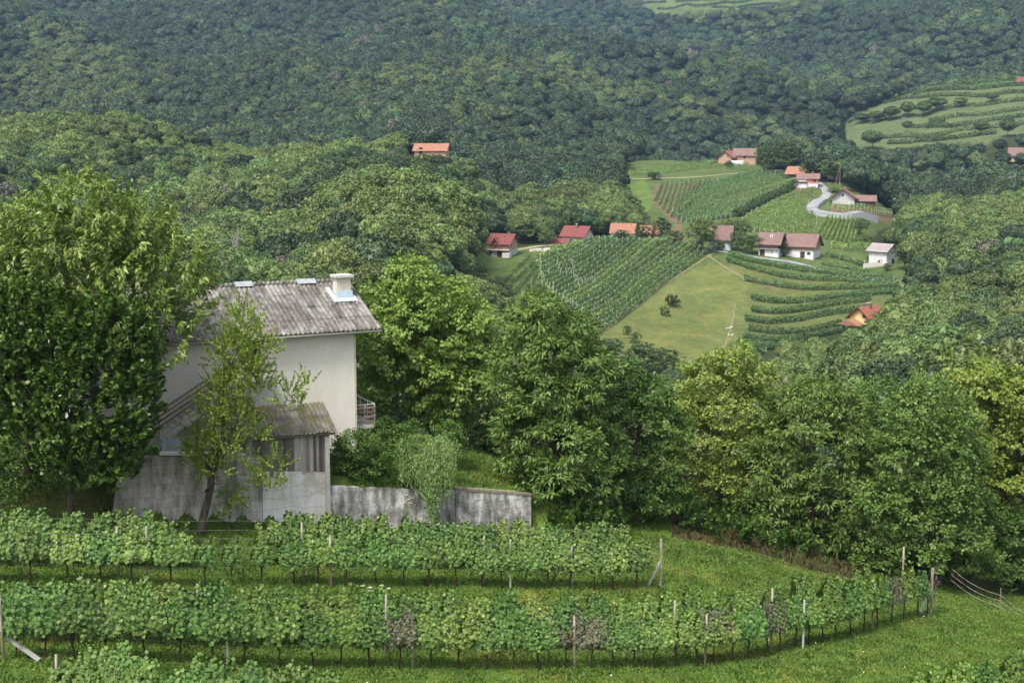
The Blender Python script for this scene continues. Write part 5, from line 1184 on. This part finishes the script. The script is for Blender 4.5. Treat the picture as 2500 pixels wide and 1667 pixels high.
hero('pale_ash_tree', 'pale yellow-green tree in the middle of the tree belt', [(1780,900,50),(1725,930,62),(1845,925,52),(1760,990,88),(1685,990,52),(1840,1010,75),(1720,1080,85),(1815,1100,85),(1680,1150,66),(1760,1180,85),(1845,1190,75),(1700,1235,52),(1800,1260,60),(1810,870,30)], 79, (1760,1300), 'dense', 10, trunk_r=.2, mat='light')
hero('dark_chestnut', 'dark green chestnut with star-like leaf tufts right of the pale tree', [(1990,965,58),(1930,990,55),(2060,1005,60),(1960,1055,88),(1890,1070,56),(2080,1080,66),(2020,1120,88),(1920,1150,88),(2000,1220,88),(1900,1250,75),(2080,1200,80),(1960,1300,66),(2060,1310,66),(2000,1340,40)], 76.5, (1975,1360), 'chestnut', 11, trunk_r=.24, mat='chestnut')
hero('oak_sapling', 'small dark tree squeezed between the two chestnuts on the right', [(2150,965,52),(2105,1000,60),(2195,1020,52),(2140,1060,60)], 82, (2150,1330), 'dense', 12, trunk_r=.15, mat='dark')
hero('robinia', 'tall feathery green tree leaning over the right end of the middle row', [(2270,965,56),(2220,1005,66),(2320,1010,64),(2250,1080,88),(2195,1120,66),(2330,1110,78),(2290,1180,88),(2350,1220,66),(2275,1280,88),(2195,1250,72),(2340,1330,76),(2250,1360,56),(2160,1330,62),(2150,1230,70),(2400,1370,50),(2120,1380,36)], 74.5, (2290,1440), 'dense', 13, trunk_r=.2, mat='chestnut')
hero('yellowing_tree', 'yellowing tree with dark trunk at the right edge', [(2330,935,42),(2400,930,56),(2470,960,66),(2530,1000,78),(2420,1020,76),(2490,1080,86),(2400,1110,66),(2540,1160,80),(2450,1180,70),(2380,1180,50)], 81, (2456,1480), 'walnut', 14, trunk_r=.3, mat='yellow')
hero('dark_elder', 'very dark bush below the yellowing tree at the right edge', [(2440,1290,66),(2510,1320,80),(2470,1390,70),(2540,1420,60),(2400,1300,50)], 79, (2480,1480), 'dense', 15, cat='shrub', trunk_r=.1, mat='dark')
hero('hazel', 'low dark hazel filling the bank between the field maple and the chestnut', [(1480,1270,34),(1660,1265,36),(1700,1290,36),(1780,1310,40),(1860,1325,42),(1930,1350,40)], 74.5, (1700,1320), 'hazel', 16, cat='shrub', trunk_r=.06, mat='hazel')
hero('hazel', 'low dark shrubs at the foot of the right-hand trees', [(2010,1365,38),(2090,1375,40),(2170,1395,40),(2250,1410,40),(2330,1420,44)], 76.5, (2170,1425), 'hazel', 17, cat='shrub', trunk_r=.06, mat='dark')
hero('hazel', 'low leafy shrubs at the foot of the chestnut beside the wall end', [(1306,1215,26),(1308,1262,28),(1318,1235,36),(1345,1270,36),(1395,1280,34),(1450,1285,34),(1500,1285,30),(1330,1200,30)], 68.8, (1380,1305), 'hazel', 26, cat='shrub', trunk_r=.05, mat='hazel', kd=.3)
hero('lilac_bush', 'round green bush between the shed and the willow', [(860,1090,44),(910,1125,46),(850,1140,42),(925,1155,30),(830,1120,30),(880,1165,28),(895,1085,34)], 65.9, (870,1187), 'bush', 18, cat='bush', trunk_r=.05, mat='hazel', kd=.6, dmul=1.5)
hero('laurel_bush', 'dark leafy bush on the terrace behind the willow and the lilac', [(960,1085,38),(1000,1060,36),(945,1050,30),(1110,1090,34),(1090,1060,34)], 70.5, (985,1150), 'bush', 28, cat='bush', trunk_r=.05, mat='hazel', kd=.5, dmul=1.3)
hero('ivy', 'ivy leaves hanging over the wall beside the willow', [(985,1120,26),(1005,1150,20),(1020,1180,16),(975,1170,14),(1005,1090,30)], 65.4, (990,1195), 'bush', 19, cat='climber', trunk_r=.03, mat='hazel', kd=.2)
# weeping willow bush hanging over the wall
def willow():
    r = np.random.RandomState(20); b = at(1045, 1190, 66.2); b.z = float(H(b.x, b.y)); P, A, Nn, S = [], [], [], []; tw = MB()
    top = at(1050, 1090, 66.2)-b
    BN = [(r.rand()*2*PI, (.2+.8*r.rand()**.5)*1.3) for _ in range(58)]
    for k in range(560):
        q_ = BN[k % len(BN)]; az_ = q_[0]+r.normal()*.09; front = math.sin(az_) < 0; R = q_[1]*(1+r.normal()*.06)
        x0, y0 = math.cos(az_)*R, math.sin(az_)*R*.8; zt_ = top.z+.55-.28*R*R+r.normal()*.12
        drop = (.7+.9*r.rand())*(.75+.25*R); tgt = .15 if x0 > -.2 else -.1
        if front: drop += 2.9*math.exp(-((x0-.3)/.5)**2)*r.rand()**.6
        if not front: drop *= .6
        n = int(34*drop/2)
        for i in range(n):
            t = (i+r.rand())/n; out = .22*math.sin(min(1, t*2.5)*PI/2)
            x = x0*(1+.12*t)+out*math.cos(az_)+.18*math.sin(t*3+k)-x0*.12*t; y = y0-out*(1 if front else -1)-(.45*min(1, t*1.6) if front else 0); z = zt_-drop*t**1.25
            P.append((x+r.normal()*.04, y+r.normal()*.04, z)); A.append((r.normal()*.45, r.normal()*.45-.1, -1)); Nn.append((r.normal()*.5, -.7+r.normal()*.5, .5)); S.append(.13*(.6+.7*r.rand()))
    V, Fq = leaves(np.array(P), np.array(A), np.array(Nn), np.array(S), 'long')
    root = empty('weeping_willow', b, 0, None, 'pale weeping willow bush trailing its strands down over the retaining wall', 'willow')
    link('crown', mesh_np('crown', V, Fq, M['willow']), None, root)
    tw.tube([(0, .2, -.3), (.05, .1, top.z*.5), (0, 0, top.z+.2)], [.12, .1, .05], 8)
    for k in range(9): a_ = k*.7; tw.tube([(0, 0, top.z*.5), (math.cos(a_)*.5, math.sin(a_)*.4, top.z+.1), (math.cos(a_)*1.2, math.sin(a_)*.9, top.z)], [.05, .03, .01], 5)
    tw.obj('trunk', M['bark'], root, smoothf=True)
willow()

# ------------------------------------------------------------------ trees standing in the village
VT = [(1712,618,11.5,11.5,'nl','round bright tree before the whitewashed barn'),(1874,424,16,13,'nd','left of the two big dark trees beside the farmhouse'),(1922,428,16.5,13,'nd','right of the two big dark trees beside the farmhouse'),
 (1282,596,9.5,9,'nl','light green tree between the small brick cottage and the cream house'),(1335,598,5.5,6.5,'nl','low yellow-green tree left of the cream house'),(1260,592,8,7,'nw','tree close behind the small brick cottage'),(1472,578,7.5,9,'nl','light tree behind the cream house'),(1440,560,9,9,'nw','mid green tree behind the cream house roof'),
 (1518,590,4.2,6,'nd','dark bush in front of the orange-roofed barn'),(1568,590,5.5,7,'nd','dark tree right of the orange-roofed barn'),(1615,590,8.5,7.5,'nd','taller dark tree at the end of the diagonal vineyard'),(1650,598,5,6,'nw','small tree left of the big round tree'),(1545,580,6.5,6,'nl','light tree poking up behind the orange-roofed barn'),
 (1800,612,6.5,7,'nw','bush right of the whitewashed barn'),(1835,620,6.3,7.5,'nd','round dark bush left of the black cottage'),(1806,590,8,9,'nl','light tree behind the whitewashed barn'),(1915,626,4.5,4,'nd','climbing bush between the black and brick cottages'),(1780,585,7.5,8,'nl','light tree top right of the big round tree'),
 (1642,750,3.6,4.2,'bd','largest bush on the meadow'),(1624,772,2.7,3.0,'bw','thin bush below the largest meadow bush'),(1530,818,2.4,2.6,'bl','small light bush on the lower left meadow'),(1550,838,2.8,3.2,'bw','small bush right below the light meadow bush'),
 (1752,612,3.2,4,'bl','hedge bush before the whitewashed barn'),(2128,640,2.2,3.6,'bd','clipped bush left of the small white house'),(2152,648,2.2,3.0,'bd','clipped bush on the garden wall'),(2222,690,3,4.2,'bd','dark ball bush by the lane right of the small white house'),(2165,662,2.4,3.4,'bw','bush in front of the small white house'),(2208,662,10,7,'nw','slender tree right of the small white house'),
 (2240,640,8,8,'nl','light tree right behind the slender tree'),(2100,572,6,7,'nl','pale bush at the right of the rows under the road'),(2110,600,4,6,'nl','low pale tree above the thick light row'),(1780,412,4.2,5,'nd','bush beside the white plastic tunnel'),(1598,440,4,8,'bd','scrub at the left end of the upper track'),
 (2020,445,10,10,'nl','bright tree behind the road top'),(2040,438,10.5,9,'nl','bright tree behind the utility pole'),(1965,432,6,6,'nl','yellowish small tree behind the brown barn'),(2035,470,2,6,'bl','grassy shrub above the rust-roofed house'),
 (2150,470,12,12,'nl','large light tree right of the orange-roofed hut'),(2110,462,10,10,'nw','tree behind the brown-roofed shed'),(2200,500,12,12,'nd','dark tree right of the open shed'),(1520,500,9,9,'nd','dark tree left of the brown soil vineyard'),(1545,535,9,9,'nd','dark tree below the brown soil vineyard'),(1500,545,10,9,'nd','dark tree behind the orange-roofed barn'),
 (1565,905,7,9,'nd','dark round bush under the meadow path'),(1620,915,6.5,9,'nd','second dark bush under the meadow path'),(1490,885,6,8,'nd','dark grey bush at the foot of the diagonal vineyard'),
 (2286,272,11,16,'md','wide dark tree clump on the terraces'),(2175,295,11,13,'md','left tree of the dark row on the terraces'),(2215,288,12,12,'md','middle tree of the dark row on the terraces'),(2255,285,12,12,'md','right tree of the dark row on the terraces'),(2140,300,9,12,'md','low dark tree at the left of the terraces'),(2105,302,8,12,'md','lowest left tree on the terraces'),(2215,322,8,8,'md','lone tree in the pale lower terrace'),
 (2130,365,13,16,'md','large dark tree at the foot of the terraces'),(2345,262,8,10,'mw','tree near the thin pole on the terraces'),(2420,250,7,10,'mw','tree on the upper right terraces'),(2395,330,9,10,'md','tree on the lower right terraces'),(2460,335,12,12,'md','dark tree on the lower right terraces'),
 (2162,836,9,9,'nd','dark tree close right of the yellow house'),(2132,842,6.6,8,'nw','lower tree in front of the yellow house'),(2088,838,4.0,5,'nw','bush under the porch roof of the yellow house'),
 (2340,900,7.5,13,'nl','pale feathery tree rising behind the yellowing tree')]
for k, (px, py, hh, ww, kd, lab) in enumerate(VT):
    ym = 110 if px == 2340 else (880 if kd[0] == 'm' else 200)
    p = at(2340, 900, 125) if px == 2340 else hit(px, py, ym)
    if px == 2340: p.z = float(H(p.x, p.y)); hh = (at(2340, 845, 125).z-p.z); ww = 11
    base = 2.2 if kd[0] == 'b' else 10.5; br = 3.0 if kd[0] == 'b' else 8.6
    cat = 'bush' if kd[0] == 'b' or 'bush' in lab else 'tree'
    stand_tree('leafy_bush' if cat == 'bush' else 'broadleaf_tree', lab, cat, (kd, k % 3), p, k*1.3, (ww/br, ww/br, hh/base))
# conifers
def conifer(px, py, h, w, lab, ym, seed):
    r = np.random.RandomState(seed); p = hit(px, py, ym); n = 5200; f = r.rand(n)**1.25; a = r.rand(n)*2*PI
    lay = .75+.25*np.sin(f*h*3.2+np.sin(a*3)*.8); R = w/2*(1-f)**.85*lay*(.55+.45*r.rand(n)**.5)+.08
    P = np.stack([np.cos(a)*R, np.sin(a)*R, h*(.06+.94*f)], 1); A = np.stack([np.cos(a), np.sin(a), np.full(n, -.35)], 1)+sph(r, n)*.3
    V, Fq = leaves(P, A, sph(r, n)*.5+np.array((0, 0, 1)), .55*(.7+.5*r.rand(n)), 'card')
    root = empty('spruce', p, 0, None, lab, 'conifer'); link('crown', mesh_np('crown', V, Fq, M['spruce']), None, root)
    MB().tube([(0, 0, -.5), (0, 0, h*.95)], [.25, .05], 6).obj('trunk', M['bark_far'], root)
conifer(1992, 424, 15, 8.5, 'broad dark conifer between the dark trees and the utility pole', 600, 1)
conifer(2055, 350, 20, 8, 'dark spruce at the left foot of the terraced hill', 900, 2)
conifer(2026, 345, 17, 7, 'slim dark spruce left of the tall spruce below the wooded hill', 900, 3)
# dead tree in the wood
p = at(572, 520, 330); p.z = float(H(p.x, p.y)); mb = MB(); r_ = random.Random(4)
for i in range(12):
    a = i*.9; mb.tube([(0, 0, 3+i*.4), (math.cos(a)*.5, math.sin(a)*.5, 8+i*.3), (math.cos(a)*1.1, math.sin(a)*1.1, 11+r_.random()*3)], [.12, .07, .03], 4)
mb.tube([(0, 0, -.5), (0, 0, 9)], [.25, .12], 6); root = empty('dead_tree', p, 0, None, 'bare bleached dead tree standing in the wood above the house roof', 'dead tree')
mb.obj('trunk', M['dead'], root)

# ------------------------------------------------------------------ woodland
rw = np.random.RandomState(99)
def scatter(y0, y1, s):
    ys = np.arange(y0, y1, s); out = []
    for y in ys:
        xs = np.arange(-.46*y-15, .46*y+15, s); out.append(np.stack([xs+rw.uniform(-.42, .42, len(xs))*s, y+rw.uniform(-.42, .42, len(xs))*s], 1))
    return np.concatenate(out)
S_ = [scatter(92, 350, 5.4), scatter(350, 800, 6.3), scatter(800, 1400, 8.2), scatter(1400, 2700, 11.0)]
T = np.concatenate(S_); lay = np.concatenate([np.full(len(s), i) for i, s in enumerate(S_)])
x, y = T[:, 0], T[:, 1]; z = H(x, y); n = len(x)
hs_ = (0.55+.78*rw.rand(n)+.35*vnoise(x/40, y/60, 21))*np.array([.88, 1.05, 1.2, 1.6])[lay]; hs_ = np.clip(hs_, .5, 2.1)
kx_, ky_ = proj(x, y, z+6); knoll = (y > 230) & (y < 480) & inpoly(kx_, ky_, [(860,450),(1000,400),(1120,440),(1190,520),(1170,640),(700,720),(660,640),(800,560)]); hs_ = np.where(knoll, np.clip(hs_*1.25, .9, 1.6), hs_)
ws_ = hs_*(.85+.3*rw.rand(n))
bx, by = proj(x, y, z); tx, ty = proj(x, y, z+10.2*hs_); mx_, my_ = (bx+tx)/2, (by+ty)/2
ok = np.ones(n, bool); half = 4.0*ws_*F/y
MAINP = OPEN[0]
def out_of(poly, m=.7):
    o = np.ones(n, bool)
    for qx, qy in ((bx, by), (tx, ty+half*.25), (mx_-half*m, my_), (mx_+half*m, my_), (mx_, my_)): o &= ~inpoly(qx, qy, poly)
    return o
ok &= out_of(MAINP) | (y > 900) | ((y > 800) & (by < 385))
ok &= out_of(OPEN[1], .5) | (y > 1275); ok &= out_of(OPEN[2], .4)
ok &= (out_of(OPEN[3], .5)) | (y > 720); ok &= out_of(OPEN[4], .3) | (y > 800)
ok &= ~((y < 112) & (bx > 380) & (bx < 870))
for (a0, a1, b0, b1, yd) in ((1000,1098,346,374,618),(2462,2530,385,402,893),(1690,1850,366,390,864),(12,36,460,472,470),(2072,2112,762,800,430),(2484,2530,193,206,1140),(1184,1256,572,624,475),(1490,1545,550,566,500)):
    ok &= ~((y < yd) & (y > 90) & (mx_+half*.8 > a0) & (mx_-half*.8 < a1) & (ty < b1) & (by > b0))
ok &= ~(inpoly(mx_, my_, [(1160,560),(1262,560),(1262,640),(1160,640)]) & (y < 520))
ok &= (ty < 1500) & (ty > -60) | (y < 60)
# hidden behind nearer ground and trees: not built
ub = ((x/y+.7)*400).astype(int); order = np.argsort(y); e_top = (z+10.5*hs_)/y
best = np.full(640, -9.0); vis = np.zeros(n, bool)
for i in order:
    if not ok[i]: continue
    b_ = min(max(ub[i], 30), 600); wB = min(25, max(1, int(3.2*ws_[i]/y[i]*400))); m_ = best[b_-wB:b_+wB+1].min() if wB else best[b_]
    if e_top[i] > m_-.004-6/y[i]: vis[i] = True
    eb = (z[i]+6.0*hs_[i])/y[i]; sl_ = slice(b_-wB//2, b_+wB//2+1); best[sl_] = np.maximum(best[sl_], eb)
gy = [];
ok &= vis
idx = np.where(ok)[0]; idx = idx[np.argsort(y[idx])]
print('h13', hit(1770,391,200), hit(1818,388,200)); print('trees', len(idx), np.bincount(lay[idx]))
inframe = (tx[idx]+half[idx] > 0) & (tx[idx]-half[idx] < 2500) & (ty[idx] < 1350)
near_i = idx[inframe][:240]; rest = np.setdiff1d(idx, near_i)
ZN = []
def zone(px, yy):
    if px < 520: return 'the wood behind the tall cherry tree'
    if px < 900: return 'the wood behind the white house roof'
    if px < 1330: return 'the wood behind the walnut tree'
    if px < 1900: return 'the valley bottom below the meadow'
    return 'the wooded slope on the right'
zs = [zone(tx[i], y[i]) for i in near_i]; cnt = {}
ordx = sorted(range(len(near_i)), key=lambda k: tx[near_i[k]]); rank = {}
for k in ordx: cnt[zs[k]] = cnt.get(zs[k], 0)+1; rank[k] = cnt[zs[k]]
KN = {'nw': 'mid green', 'nl': 'light green', 'nd': 'dark green'}
rk = random.Random(8)
for k, i in enumerate(near_i):
    kd = rk.choice(['nw', 'nw', 'nw', 'nl', 'nd'] if tx[i] < 1900 else ['nw', 'nl', 'nl', 'nw', 'nd'])
    stand_tree('woodland_tree', '%s tree, %s from the left in %s' % (KN[kd], ordinal(rank[k]), zs[k]), 'tree', (kd, rk.randrange(4)), (x[i], y[i], z[i]-.1), rk.uniform(0, 6.28), (ws_[i], ws_[i], hs_[i]), 'trees of '+zs[k])
# the rest of the wood: one object, every tree an instance of a real crown
def forest(name, label, ids, keys, mats):
    ids = np.array(ids); P = np.stack([x[ids], y[ids], z[ids]-.2], 1)
    me = bpy.data.meshes.new(name); me.vertices.add(len(ids)); me.vertices.foreach_set('co', P.astype(np.float32).ravel())
    def attr(nm, tp, arr):
        a = me.attributes.new(nm, tp, 'POINT'); a.data.foreach_set('vector' if tp == 'FLOAT_VECTOR' else 'value', arr.ravel())
    attr('scl', 'FLOAT_VECTOR', np.stack([ws_[ids], ws_[ids], hs_[ids]], 1).astype(np.float32))
    attr('rot', 'FLOAT_VECTOR', np.stack([rw.normal(size=len(ids))*.05, rw.normal(size=len(ids))*.05, rw.rand(len(ids))*6.28], 1).astype(np.float32))
    pk = rw.randint(0, len(keys), len(ids))
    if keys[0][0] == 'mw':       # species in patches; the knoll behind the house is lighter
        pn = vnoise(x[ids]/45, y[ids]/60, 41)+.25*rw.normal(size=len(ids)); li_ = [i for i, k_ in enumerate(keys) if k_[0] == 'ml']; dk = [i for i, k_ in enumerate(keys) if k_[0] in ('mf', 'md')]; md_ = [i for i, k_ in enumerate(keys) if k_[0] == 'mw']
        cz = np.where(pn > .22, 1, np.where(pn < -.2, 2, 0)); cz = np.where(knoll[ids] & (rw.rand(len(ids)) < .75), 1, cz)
        cz = np.where((y[ids] > 540) & (x[ids] < -60) & (rw.rand(len(ids)) < .6), 1, cz)      # paler yellowish crowns on the left crest, picked to mimic light above a shaded valley
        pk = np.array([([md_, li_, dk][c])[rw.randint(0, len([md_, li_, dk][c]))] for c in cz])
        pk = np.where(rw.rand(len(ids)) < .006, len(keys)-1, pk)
    else:
        pn = vnoise(x[ids]/120+y[ids]/300, y[ids]/170, 43)+.22*rw.normal(size=len(ids)); pk = rw.randint(0, 6, len(ids))
        pk = np.where(pn > .27, rw.randint(6, 8, len(ids)), np.where(pn < -.25, rw.randint(8, 10, len(ids)), pk)); qx, qy = proj(x[ids], y[ids], z[ids]+8); cr = np.abs(qy-(245+np.maximum(qx-1600, 0)*.30)) < 26; pk = np.where(cr & (qx > 1450) & (qx < 1960) & (y[ids] < 1330) & (rw.rand(len(ids)) < .7), rw.randint(6, 8, len(ids)), pk); pk = np.where(rw.rand(len(ids)) < .006, 10, pk)  # lighter crowns along the right ridge imitate sunlight on its crest
    attr('pick', 'INT', pk.astype(np.int32))
    o = link(name, me); tag(o, label, 'wood', None, 'stuff')
    g = bpy.data.node_groups.new(name, 'GeometryNodeTree'); g.interface.new_socket('Geometry', in_out='INPUT', socket_type='NodeSocketGeometry'); g.interface.new_socket('Geometry', in_out='OUTPUT', socket_type='NodeSocketGeometry')
    gi = g.nodes.new('NodeGroupInput'); go = g.nodes.new('NodeGroupOutput'); jn = g.nodes.new('GeometryNodeJoinGeometry')
    srcs = []
    for kk in keys:
        nd = g.nodes.new('GeometryNodeObjectInfo'); nd.inputs['Object'].default_value = SRC[kk]; nd.inputs['As Instance'].default_value = True; nd.transform_space = 'ORIGINAL'; srcs.append(nd)
    g2 = g.nodes.new('GeometryNodeGeometryToInstance')
    for nd in reversed(srcs): g.links.new(nd.outputs['Geometry'], g2.inputs[0])
    ip = g.nodes.new('GeometryNodeInstanceOnPoints'); ip.inputs['Pick Instance'].default_value = True
    def named(nm, tp):
        a = g.nodes.new('GeometryNodeInputNamedAttribute'); a.data_type = tp; a.inputs[0].default_value = nm; return a.outputs[0]
    g.links.new(gi.outputs[0], ip.inputs['Points']); g.links.new(g2.outputs[0], ip.inputs['Instance'])
    g.links.new(named('scl', 'FLOAT_VECTOR'), ip.inputs['Scale']); g.links.new(named('pick', 'INT'), ip.inputs['Instance Index'])
    er = g.nodes.new('FunctionNodeEulerToRotation'); g.links.new(named('rot', 'FLOAT_VECTOR'), er.inputs[0]); g.links.new(er.outputs[0], ip.inputs['Rotation'])
    g.links.new(ip.outputs[0], go.inputs[0])
    md = o.modifiers.new('trees', 'NODES'); md.node_group = g
    return o
# the crowns that are repeated belong to real trees standing in the near wood
SRC = {}
srcp = [i for i in near_i if y[i] > 150][:12]
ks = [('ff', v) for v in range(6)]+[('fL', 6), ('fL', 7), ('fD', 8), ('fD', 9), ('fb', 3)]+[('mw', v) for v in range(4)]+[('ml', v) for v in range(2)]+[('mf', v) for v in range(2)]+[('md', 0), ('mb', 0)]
for j, kk in enumerate(ks):
    cm, tm = get_proto(kk); i = rest[np.argsort(y[rest])][j*3]
    root = empty('woodland_tree', (x[i], y[i], z[i]), j, (ws_[i], ws_[i], hs_[i]), 'rounder woodland tree, %s among the fringe trees of the far wood' % ordinal(j+1), 'tree', 'fringe trees of the far wood')
    SRC[kk] = link('crown', cm, None, root); link('trunk', tm, None, root)
A_ = [i for i in rest if y[i] < 620 or (y[i] < 690 and x[i] < -60)]; B_ = [i for i in rest if y[i] >= 620 and not (y[i] < 690 and x[i] < -60)]  # darker crowns start behind the left crest, imitating shade in the valley there
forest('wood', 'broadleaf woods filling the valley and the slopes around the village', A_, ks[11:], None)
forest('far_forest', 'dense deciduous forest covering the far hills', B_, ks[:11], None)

# ------------------------------------------------------------------ grass and flowers in the foreground
def gmat(name, c1, c2, c3):
    c1, c2, c3 = [tuple(v*.9 for v in q_) for q_ in (c1, c2, c3)]
    m, n, p, out = new_mat(name); g = N(n, 'ShaderNodeNewGeometry'); P_ = g.outputs['Position']
    c = ramp(n, g.outputs['Random Per Island'], [(0, c1), (.65, c2), (1, c3)])
    dry = ramp(n, noise(n, 0.33, 4, 0.7, P_), [(0.54, (0, 0, 0)), (0.74, (1, 1, 1))])
    c = mixc(n, mth(n, 'MULTIPLY', dry, .6), c, mixc(n, 1.0, c, (2.3, 1.2, 1.5), 'MULTIPLY'))
    c = mixc(n, 1.0, c, ramp(n, noise(n, .8, 4, .6, P_), [(0.3, (.6, .68, .6)), (0.7, (1.25, 1.2, 1.1))]), 'MULTIPLY')
    n.links.new(c, p.inputs['Base Color']); p.inputs['Roughness'].default_value = .6; p.inputs['Specular IOR Level'].default_value = .2
    tr = N(n, 'ShaderNodeBsdfTranslucent'); n.links.new(c, tr.inputs[0]); mx = N(n, 'ShaderNodeMixShader'); mx.inputs[0].default_value = .3
    n.links.new(p.outputs[0], mx.inputs[1]); n.links.new(tr.outputs[0], mx.inputs[2]); n.links.new(mx.outputs[0], out.inputs[0]); return m
def grass(name, label, n, y0, y1, size, mat, tmpl, seed, cond, spread=1.1, tilt=.45):
    r = np.random.RandomState(seed); yy = np.sqrt(r.rand(n)*(y1**2-y0**2)+y0**2); xx = (r.rand(n)*.84-.42)*yy
    zz = H(xx, yy); a, b_ = proj(xx, yy, zz); t, s = wall_ts(xx, yy)
    keep = (b_ < 1720) & ~((t > -.1) & (t < WL+.1) & (s > -.02) & (s < .45)) & cond(xx, yy, a, b_, t, s)
    xx, yy, zz = xx[keep], yy[keep], zz[keep]; n = len(xx)
    cl = vnoise(xx*1.4, yy*1.4, 31)+.5
    A = r.normal(size=(n, 3))*tilt; A[:, 2] = 1 if tmpl == 'long' else .35
    sz = size*(.5+.9*r.rand(n))*(.6+.9*cl)
    V, Fq = leaves(np.stack([xx, yy, zz-.01], 1), A, r.normal(size=(n, 3))*.6+np.array((0, -.5, .5 if tmpl == 'long' else 1.2)), sz, tmpl)
    o = link(name, mesh_np(name, V, Fq, mat)); return tag(o, label, 'grass', None, 'stuff')
notbank = lambda x_, y_, a, b_, t, s: ~inpoly(a, b_, BANK) & ~((t > -30) & (s > .4) & (s < 12) & (a > 345) & (a < 870))
grass('grass', 'green meadow grass between the vineyard rows', 330000, 37, 76, .125, gmat('grass_blade', (0.06, 0.13, 0.024), (0.14, 0.235, 0.045), (0.21, 0.27, 0.07)), 'long', 1, notbank)
grass('clover', 'low clover and weeds covering the ground between the rows', 210000, 37, 74, .08, gmat('clover_leaf', (0.06, 0.135, 0.025), (0.14, 0.24, 0.046), (0.20, 0.29, 0.07)), 'broad', 2, notbank)
grass('dry_brush', 'brown dry brush on the bank below the right-hand trees', 26000, 60, 80, .30, gmat('dry_grass', (0.05, 0.055, 0.02), (0.10, 0.085, 0.04), (0.06, 0.13, 0.02)), 'long', 3, lambda x_, y_, a, b_, t, s: inpoly(a, b_, BANK))
fl = plain('yellow_flower', (0.65, 0.50, 0.03), None); fw = plain('white_flower', (0.7, 0.7, 0.62), None)
g1 = grass('yellow_flowers', 'tiny yellow flowers scattered in the grass', 1500, 38, 72, .035, fl, 'broad', 4, lambda x_, y_, a, b_, t, s: notbank(x_, y_, a, b_, t, s) & (vnoise(x_/3, y_/3, 8) > .0))
g1.location.z = .12
g2 = grass('white_flowers', 'small white flowers scattered in the grass', 250, 40, 70, .07, fw, 'broad', 5, lambda x_, y_, a, b_, t, s: notbank(x_, y_, a, b_, t, s) & (vnoise(x_/2, y_/2, 18) > .12)); g2.location.z = .2
for k, (px, py, hh, lab) in enumerate([(975,1268,1.1,'white umbel weeds in front of the retaining wall'),(1010,1282,.9,'shorter white umbel weeds right of the others at the wall'),(1545,1625,.7,'white umbel flowers under the middle row'),(912,1462,.6,'white umbel flowers between the upper and middle rows')]):
    r = np.random.RandomState(k); p = hit(px, py); mb = MB(); um = MB()
    for i in range(7):
        a, b_ = r.normal()*.35, r.normal()*.12; hz = hh*(.6+.4*r.rand()); mb.tube([(a*.4, b_*.4, 0), (a, b_, hz)], .008, 4)
        for j in range(9): an = j*.7; rr_ = .085*(j % 3)/2; um.box((a+math.cos(an)*rr_, b_+math.sin(an)*rr_, hz+.02), (.035, .035, .012))
    root = empty('umbel_weed', p, 0, None, lab, 'weed'); mb.obj('stem', M['apple'], root); um.obj('flower_head', fw, root)
# long weeds and wild plants in the weedy vineyard corner
def weeds():
    r = np.random.RandomState(77); n = 9000; xx = r.uniform(8, 75, n); yy = r.uniform(385, 500, n); a, b_ = proj(xx, yy, H(xx, yy))
    k = inpoly(a, b_, [(1215,690),(1300,625),(1400,605),(1420,640),(1420,760),(1380,770),(1290,745)]); xx, yy = xx[k], yy[k]; n = len(xx)
    V, Fq = leaves(np.stack([xx, yy, H(xx, yy)], 1), sph(r, n)*.5+np.array((0, 0, .8)), sph(r, n)+np.array((0, -.3, .6)), .8*(.5+r.rand(n)), 'card')
    tag(link('tall_weeds', mesh_np('tall_weeds', V, Fq, M['far_vine_y'])), 'tall bright weeds between the white stakes', 'weeds', None, 'stuff')
weeds()

# ------------------------------------------------------------------ haze
lo = float(GZ.min())-1.5
hz_ = MB().box((0, 1650, (lo+330)/2), (3700, 3700, 330-lo)).obj('haze', [])
vm = bpy.data.materials.new('haze_air'); vm.use_nodes = True; vn = vm.node_tree; vn.nodes.clear()
vo = vn.nodes.new('ShaderNodeOutputMaterial'); vp = vn.nodes.new('ShaderNodeVolumePrincipled'); vp.inputs['Density'].default_value = 0.00006; vp.inputs['Color'].default_value = (0.42, 0.66, 1.0, 1); vp.inputs['Anisotropy'].default_value = 0.0
vn.links.new(vp.outputs[0], vo.inputs['Volume']); hz_.data.materials.clear(); hz_.data.materials.append(vm)
tag(hz_, 'thin bluish haze over the valley and the far hills', 'haze', None, 'stuff')
